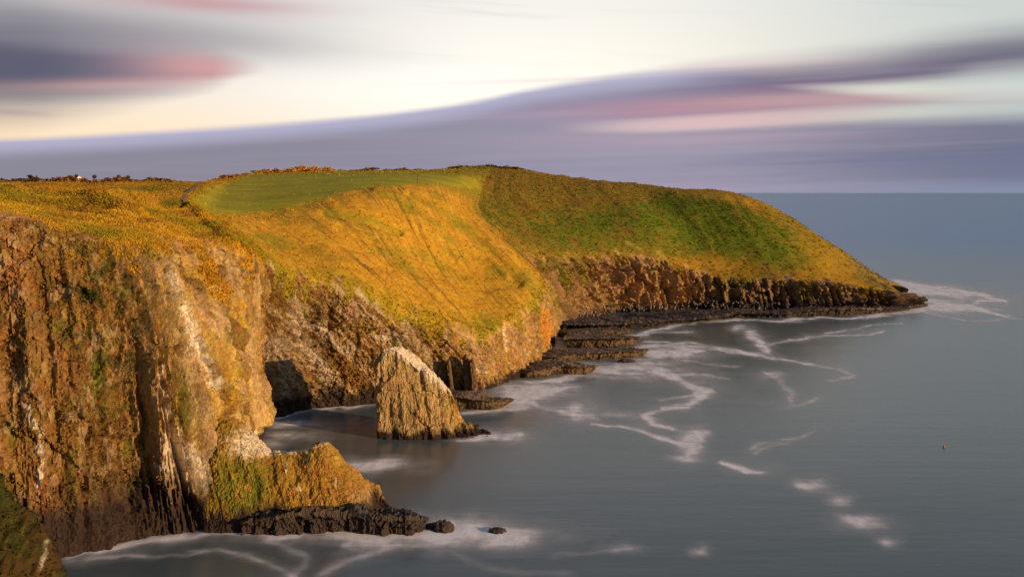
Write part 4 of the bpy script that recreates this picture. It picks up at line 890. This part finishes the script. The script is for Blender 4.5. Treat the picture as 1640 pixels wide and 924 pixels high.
# ------------------------------------------------------------------ rough grass and scrub
def sample_land(n, weight):
    """random points on the land sheet, with normal, colour and grid index; weight (nu, nv)"""
    p00 = G2[:-1, :-1]; e1 = G2[1:, :-1]-p00; e2 = G2[:-1, 1:]-p00
    area = np.linalg.norm(np.cross(e1, e2), axis=-1)*weight[:-1, :-1]
    w = area.ravel(); w = w/w.sum(); idx = rng.choice(w.size, n, p=w)
    i, j = np.unravel_index(idx, area.shape); a = rng.random(n)[:, None]; b = rng.random(n)[:, None]
    return p00[i, j]+e1[i, j]*a+e2[i, j]*b, nr2[i, j], ALB[i, j], i, j
dist = np.linalg.norm(G2-np.array((0, 0, CAM_H)), axis=-1)
vis = (PX > -60) & (PX < 1700) & (V > 1.2) & (V < 5.05)
def tufts(n):
    wt = vis*(1-rock)*(1-.97*fair)*(300/dist)**2.6*(.15+near+.35*(V < 2.25))
    p, nn, c, i, j = sample_land(n, wt)
    k = 3
    d = np.linalg.norm(p-np.array((0, 0, CAM_H)), axis=1)
    hgt = rng.uniform(.18, .48, n)*np.clip(d/330, .6, 1)*(1+d/1200)*(.6+.8*np.clip(fbm(p, 9, 2, 1, .5, 501.)+.5, 0, 1))
    verts = []; cols = []
    down = nn.copy(); down[:, 2] = 0; l = np.linalg.norm(down, axis=1, keepdims=True); down = down/np.maximum(l, 1e-3)
    for b in range(k):
        a = rng.uniform(0, 2*np.pi, n); w = rng.uniform(.05, .13, n)*(1+d/400)
        t = np.stack([np.cos(a), np.sin(a), 0*a], 1)
        off = rng.normal(0, .22, (n, 3)); off[:, 2] = 0
        tip = p+off+np.stack([0*a, 0*a, hgt*rng.uniform(.6, 1, n)], 1)+down*(hgt*.9)[:, None]+rng.normal(0, .12, (n, 3))
        base = p+off-np.array((0, 0, .12))
        verts.append(np.stack([base-t*w[:, None], base+t*w[:, None], tip], 1))
        cc = np.clip(c*rng.uniform(.85, 1.2, (n, 1)), 0, .8); cols.append(np.stack([cc*.92, cc*.92, np.clip(cc*1.08, 0, .8)], 1))
    v = np.concatenate(verts).reshape(-1, 3); cc = np.concatenate(cols).reshape(-1, 3)
    me = mesh_from('rough_grass', v, np.arange(len(v)).reshape(-1, 3), M_LEAF, {'albedo': cc}, smooth=False)
    link('rough_grass', me, kind='stuff', label='long dry grass covering the slopes and cliff tops', cat='grass')
tufts(90000)

def clump_mesh(p, nn, c, size, nleaf, flat=.6):
    """leafy clumps: many small leaf faces spread through a squashed dome at each point"""
    n = len(p); vs = []; cs = []
    for b in range(nleaf):
        q = rng.normal(size=(n, 3)); q /= np.linalg.norm(q, axis=1)[:, None]; q[:, 2] = np.abs(q[:, 2])
        ctr = p+q*(size*rng.uniform(.35, 1.0, n))[:, None]*np.array((1, 1, flat))
        a = rng.normal(size=(n, 3)); a /= np.linalg.norm(a, axis=1)[:, None]; bb = np.cross(a, rng.normal(size=(n, 3))); bb /= np.linalg.norm(bb, axis=1)[:, None]
        s = (size*rng.uniform(.2, .42, n))[:, None]
        vs.append(np.stack([ctr-a*s, ctr+bb*s*.6, ctr+a*s, ctr-bb*s*.6], 1))
        cc = np.clip(c*rng.uniform(.6, 1.4, (n, 1)), .003, .8); cs.append(np.repeat(cc[:, None], 4, 1))
    return np.concatenate(vs).reshape(-1, 3), np.concatenate(cs).reshape(-1, 3)
def scrub(n):
    lum = ALB@np.array((.3, .6, .1))
    wt = vis*np.clip(.22-lum, 0, .2)*(V > 1.25)*(G2[..., 2] > 9)*(dist < 720)*(1-fair)*(300/dist)**1.2*(1-mid_*(1-rock)*(V < 4.4)*.97)
    p, nn, c, i, j = sample_land(n, wt)
    d = np.linalg.norm(p-np.array((0, 0, CAM_H)), axis=1)
    v, cc = clump_mesh(p, nn, c*1.05, rng.uniform(.3, .75, n)*(.6+d/600), 9)
    # foreground bluff scrub
    gi = rng.integers(60, 299, 5000); gj = rng.integers(20, 200, 5000)
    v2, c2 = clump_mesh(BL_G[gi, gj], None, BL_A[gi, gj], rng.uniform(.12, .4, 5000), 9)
    v = np.concatenate([v, v2]); cc = np.concatenate([cc, c2])
    me = mesh_from('scrub', v, np.arange(len(v)).reshape(-1, 4), M_LEAF, {'albedo': cc}, smooth=False)
    link('scrub', me, kind='stuff', label='low scrub, ivy and bracken on the cliff faces and headland', cat='scrub')
scrub(16000)

def beach(n):
    """stones at the foot of the far cliff"""
    v = []; c = []; q = []; k = 0
    xs = rng.uniform(905, 1260, n); 
    oc = np.array([(1, 0, 0), (0, 1, 0), (-1, 0, 0), (0, -1, 0), (0, 0, 1), (0, 0, -1)], float)
    tri = np.array([(0, 1, 4), (1, 2, 4), (2, 3, 4), (3, 0, 4), (1, 0, 5), (2, 1, 5), (3, 2, 5), (0, 3, 5)])
    for x in xs:
        yl = np.interp(x, [905, 960, 1010, 1075, 1130, 1190, 1260], [514, 507, 501, 498, 496, 497, 502])
        b = W(x, yl); z = rng.uniform(3.0, 6.8); b = b+np.array((0, (z-4.5)*1.2-5, z-1.6)); r = rng.uniform(.25, .8)
        v.append(b+oc*r*rng.uniform(.6, 1.2, (6, 1))); q.append(tri+k); k += 6
        t = rng.uniform(.6, 1.3); c.append(np.repeat(np.array([(.21*t, .15*t, .12*t)]), 6, 0))
    me = mesh_from('shore_stones', np.concatenate(v), np.concatenate(q), M_ROCK, {'albedo': np.concatenate(c)}, smooth=False)
    link('shore_stones', me, kind='stuff', label='pale stones strewn along the foot of the far cliff', cat='stones')
beach(240)

# ------------------------------------------------------------------ things on the skyline
def ground_at(px, near_sky=.0):
    """land surface point seen at this column at the skyline"""
    m = (V > 4.3) & (V < 5.1)
    k = np.argmin(np.where(m, np.abs(PX-px)*3+PY, 1e9)); i, j = np.unravel_index(k, PX.shape)
    return G2[i, j]
def ground_px(px, py):
    d = np.where((V > 2.0) & (V < 5.05), (PX-px)**2+(PY-py)**2, 1e12); i, j = np.unravel_index(np.argmin(d), d.shape); return G2[i, j]
def bush_mesh(name, base, w, h, seed):
    r = np.random.default_rng(seed); n = 90
    q = r.normal(size=(n, 3)); q /= np.linalg.norm(q, axis=1)[:, None]; q[:, 2] = np.abs(q[:, 2])
    lob = 1+.35*perlin(q[:, 0]*1.7+seed, q[:, 1]*1.7, q[:, 2]*1.7)
    ctr = q*(r.uniform(.35, 1, n)*lob)[:, None]*np.array((w, w*.7, h))
    a = r.normal(size=(n, 3)); a /= np.linalg.norm(a, axis=1)[:, None]; b = np.cross(a, r.normal(size=(n, 3))); b /= np.linalg.norm(b, axis=1)[:, None]
    s = r.uniform(.16, .3, n)[:, None]*min(w, h*1.6)
    v = np.stack([ctr-a*s, ctr+b*s*.7, ctr+a*s, ctr-b*s*.7], 1).reshape(-1, 3)
    c = np.clip(np.repeat(np.array(base)*r.uniform(.55, 1.45, (n, 1)), 4, 0), 0, .8)
    return mesh_from(name, v, np.arange(len(v)).reshape(-1, 4), M_LEAF, {'albedo': c}, smooth=False)
ORD = 'first second third fourth fifth sixth seventh eighth ninth tenth eleventh twelfth thirteenth fourteenth fifteenth sixteenth seventeenth eighteenth nineteenth twentieth'.split()
def bushes(xs, base, w, h, label, group, name='bush', cat='bush', dz=0.0):
    ms = [bush_mesh(name, base, w, h, 600+k+int(xs[0])) for k in range(3)]
    for k, x in enumerate(xs):
        g = ground_at(x)
        o = link(name, ms[k % 3], None, label.format(ORD[k]), cat, group, loc=tuple(g+np.array((0, 0, dz-.15)))); s = random.uniform(.75, 1.3)
        o.scale = (s*random.uniform(1.2, 1.9), s*1.3, s*random.uniform(.6, 1.05)); o.rotation_euler = (0, 0, random.uniform(-.4, .4))
bushes([4, 14, 24, 33, 42, 52, 61, 70], (.075, .048, .012), 2.6, 1.7, 'dark bush, {} from the landward end of the dark skyline hedge', 'dark hedge bushes above the near cliff')
bushes([92, 101, 112, 120, 131, 140, 150, 160, 171, 182, 193, 204, 214, 226, 238, 250, 262], (.16, .07, .016), 2.6, 1.6, 'russet bush, {} from the dark hedge in the skyline scrub', 'russet skyline bushes')
bushes([346, 352, 360, 366, 374, 384, 393], (.26, .12, .025), 2.4, 1.4, 'tawny bush, {} from the path along the fairway skyline', 'tawny bushes by the fairway')
bushes(list(np.arange(410, 530, 6.5)), (.42, .20, .035), 2.9, 2.5, 'golden bush, {} from the path end of the lit skyline hedge', 'golden hedge bushes behind the fairway')
bushes([580, 588, 596, 617, 626, 635, 644], (.12, .08, .016), 2.6, 1.3, 'low dark green bush, {} beyond the golden hedge on the skyline', 'low dark skyline bushes')
bushes([786, 793, 800, 808, 816, 824, 832], (.09, .055, .018), 3.2, 1.9, 'dark bush, {} from the landward side of the highest skyline hump', 'bushes on the highest hump')
bushes([728, 742, 756, 768], (.20, .13, .02), 3.2, 1.4, 'olive bush, {} from the landward side on the grassy hump', 'olive bushes on the hump')

def far_ground(px, Y):
    i_ = np.arange(nu); j0 = int(np.searchsorted(vq, 5.0)); sub = G2[:, j0:]
    d = (PX[:, j0:]-px)**2+((sub[..., 1]-Y)*.3)**2; a, b = np.unravel_index(np.argmin(d), d.shape); return sub[a, b]
def small_tree(x, ytop, label, Y=860.):
    top = P(x, ytop, Y); g = far_ground(x, Y); h = max(3.5, top[2]-g[2]+.2)
    t = bpy.data.objects.new('small_tree', None); COL.objects.link(t); t.location = (top[0], Y, top[2]-h)
    t['label'] = label; t['category'] = 'tree'; t['group'] = 'small trees on the skyline'
    a = np.linspace(0, 2*np.pi, 8); rr = [.3, .22, .16, .07]; hh = [-2.5, h*.3, h*.6, h*.9]
    v = np.array([(r*np.cos(q)+.1*np.sin(z), r*np.sin(q), z) for z, r in zip(hh, rr) for q in a])
    link('trunk', mesh_from('trunk', v, grid_quads(4, 8), plain_material('tree_bark', (.09, .06, .04), .9)), t)
    c = link('crown', bush_mesh('crown', (.05, .035, .012), 2.0, 2.0, int(x)), t); c.location = (0, 0, h-2.0)
    c = link('crown', bush_mesh('crown', (.06, .04, .013), 1.7, 1.2, int(x)+5), t); c.location = (0, 0, h-1.9); c.rotation_euler = (math.pi, 0, 0)
small_tree(122, 279, 'small dark tree right beside the white gable on the skyline')
small_tree(151, 280, 'small bare dark tree standing alone on the skyline beyond the white gable')
small_tree(190, 280, 'small round headed tree of the close pair, the one nearer the white gable')
small_tree(205, 280.5, 'small round headed tree of the close pair, the one farther from the white gable')

def house():
    Y = 850.; top = P(127.5, 281, Y); g = far_ground(127.5, Y); r = bpy.data.objects.new('white_house', None); COL.objects.link(r); r.location = (top[0], Y, top[2]-5.2); r.rotation_euler = (0, 0, .35)
    r['label'] = 'tiny white gabled house peeping over the scrub on the skyline'; r['category'] = 'house'
    w, d, h, rg = 2.1, 3.6, 3.0, 2.0
    v = np.array([(-w, -d, -3), (w, -d, -3), (w, d, -3), (-w, d, -3), (-w, -d, h), (w, -d, h), (w, d, h), (-w, d, h), (0, -d, h+rg), (0, d, h+rg)])
    me = bpy.data.meshes.new('wall'); me.from_pydata(v.tolist(), [], [(0, 1, 5, 8, 4), (2, 3, 7, 9, 6), (1, 2, 6, 5), (3, 0, 4, 7)]); me.materials.append(plain_material('white_render', (.70, .64, .58), .8, .06)); link('wall', me, r)
    e = .3
    for s in (-1, 1):
        rv = [(s*(w+e), -d-e, h-e*rg/w+.05), (s*(w+e), d+e, h-e*rg/w+.05), (0, d+e, h+rg+.05), (0, -d-e, h+rg+.05)]
        rv2 = [(x, y, z+.18) for x, y, z in rv]
        me = bpy.data.meshes.new('roof_slope'); me.from_pydata(rv+rv2, [], [(0, 1, 2, 3), (7, 6, 5, 4), (0, 4, 5, 1), (1, 5, 6, 2), (2, 6, 7, 3), (3, 7, 4, 0)]); me.materials.append(plain_material('slate_roof', (.12, .10, .10), .7)); link('roof_slope', me, r)
house()

def box_obj(name, sx, sy, sz, mat, parent, loc):
    v = [(x*sx/2, y*sy/2, z*sz) for z in (0, 1) for y in (-1, 1) for x in (-1, 1)]
    me = bpy.data.meshes.new(name); me.from_pydata(v, [], [(0, 2, 3, 1), (4, 5, 7, 6), (0, 1, 5, 4), (1, 3, 7, 5), (3, 2, 6, 7), (2, 0, 4, 6)]); me.materials.append(mat)
    return link(name, me, parent, loc=loc)
g = ground_px(668, 293)
post = bpy.data.objects.new('marker_post', None); COL.objects.link(post); post.location = tuple(g); post['label'] = 'thin dark marker post standing at the edge of the fairway'; post['category'] = 'post'
wood = plain_material('weathered_wood', (.10, .065, .04), .9)
box_obj('post', .35, .35, 3.4, wood, post, (0, 0, -.3)); box_obj('cap', .55, .55, .35, wood, post, (0, 0, 3.1))

# dark sunken path winding inland from the gully
def path():
    pts = [(287, 322), (293, 314), (296, 310), (305, 304), (313, 299), (318, 295), (327, 293)]
    c = np.array([ground_px(*p) for p in pts]); tu = np.linspace(0, 1, 60); c = catmull(np.linspace(0, 1, len(pts)), c, tu)
    t = np.gradient(c, axis=0); t[:, 2] = 0; t /= np.linalg.norm(t, axis=1)[:, None]; s = np.stack([t[:, 1], -t[:, 0], 0*tu], 1)
    g = np.stack([c+s*w-np.array((0, 0, dz)) for w, dz in ((-1.3, .35), (-1.0, -.3), (0, -.35), (1.0, -.3), (1.3, .35))], 1)
    me = mesh_from('path', g.reshape(-1, 3), grid_quads(60, 5, True), plain_material('path_gravel', (.10, .075, .07), .9))
    link('path', me, kind='structure', label='grey path winding inland over the cliff top')
path()

# tiny fishing buoy out on the water
b0 = W(1512, 716)
by = bpy.data.objects.new('marker_buoy', None); COL.objects.link(by); by.location = tuple(b0); by['label'] = 'small orange buoy floating alone far out on the grey water'; by['category'] = 'buoy'
def lathe(name, prof, mat, parent, n=16):
    a = np.linspace(0, 2*np.pi, n+1); v = np.array([(r*np.cos(q), r*np.sin(q), z) for r, z in prof for q in a])
    return link(name, mesh_from(name, v, grid_quads(len(prof), n+1, True), mat), parent)
lathe('float', [(0, -.2), (.22, -.15), (.3, .05), (.27, .28), (.1, .42), (0, .44)], plain_material('orange_plastic', (.36, .18, .08), .7), by)
lathe('pole', [(.03, .4), (.03, 1.3), (0, 1.31)], plain_material('buoy_pole', (.30, .13, .06), .6), by)
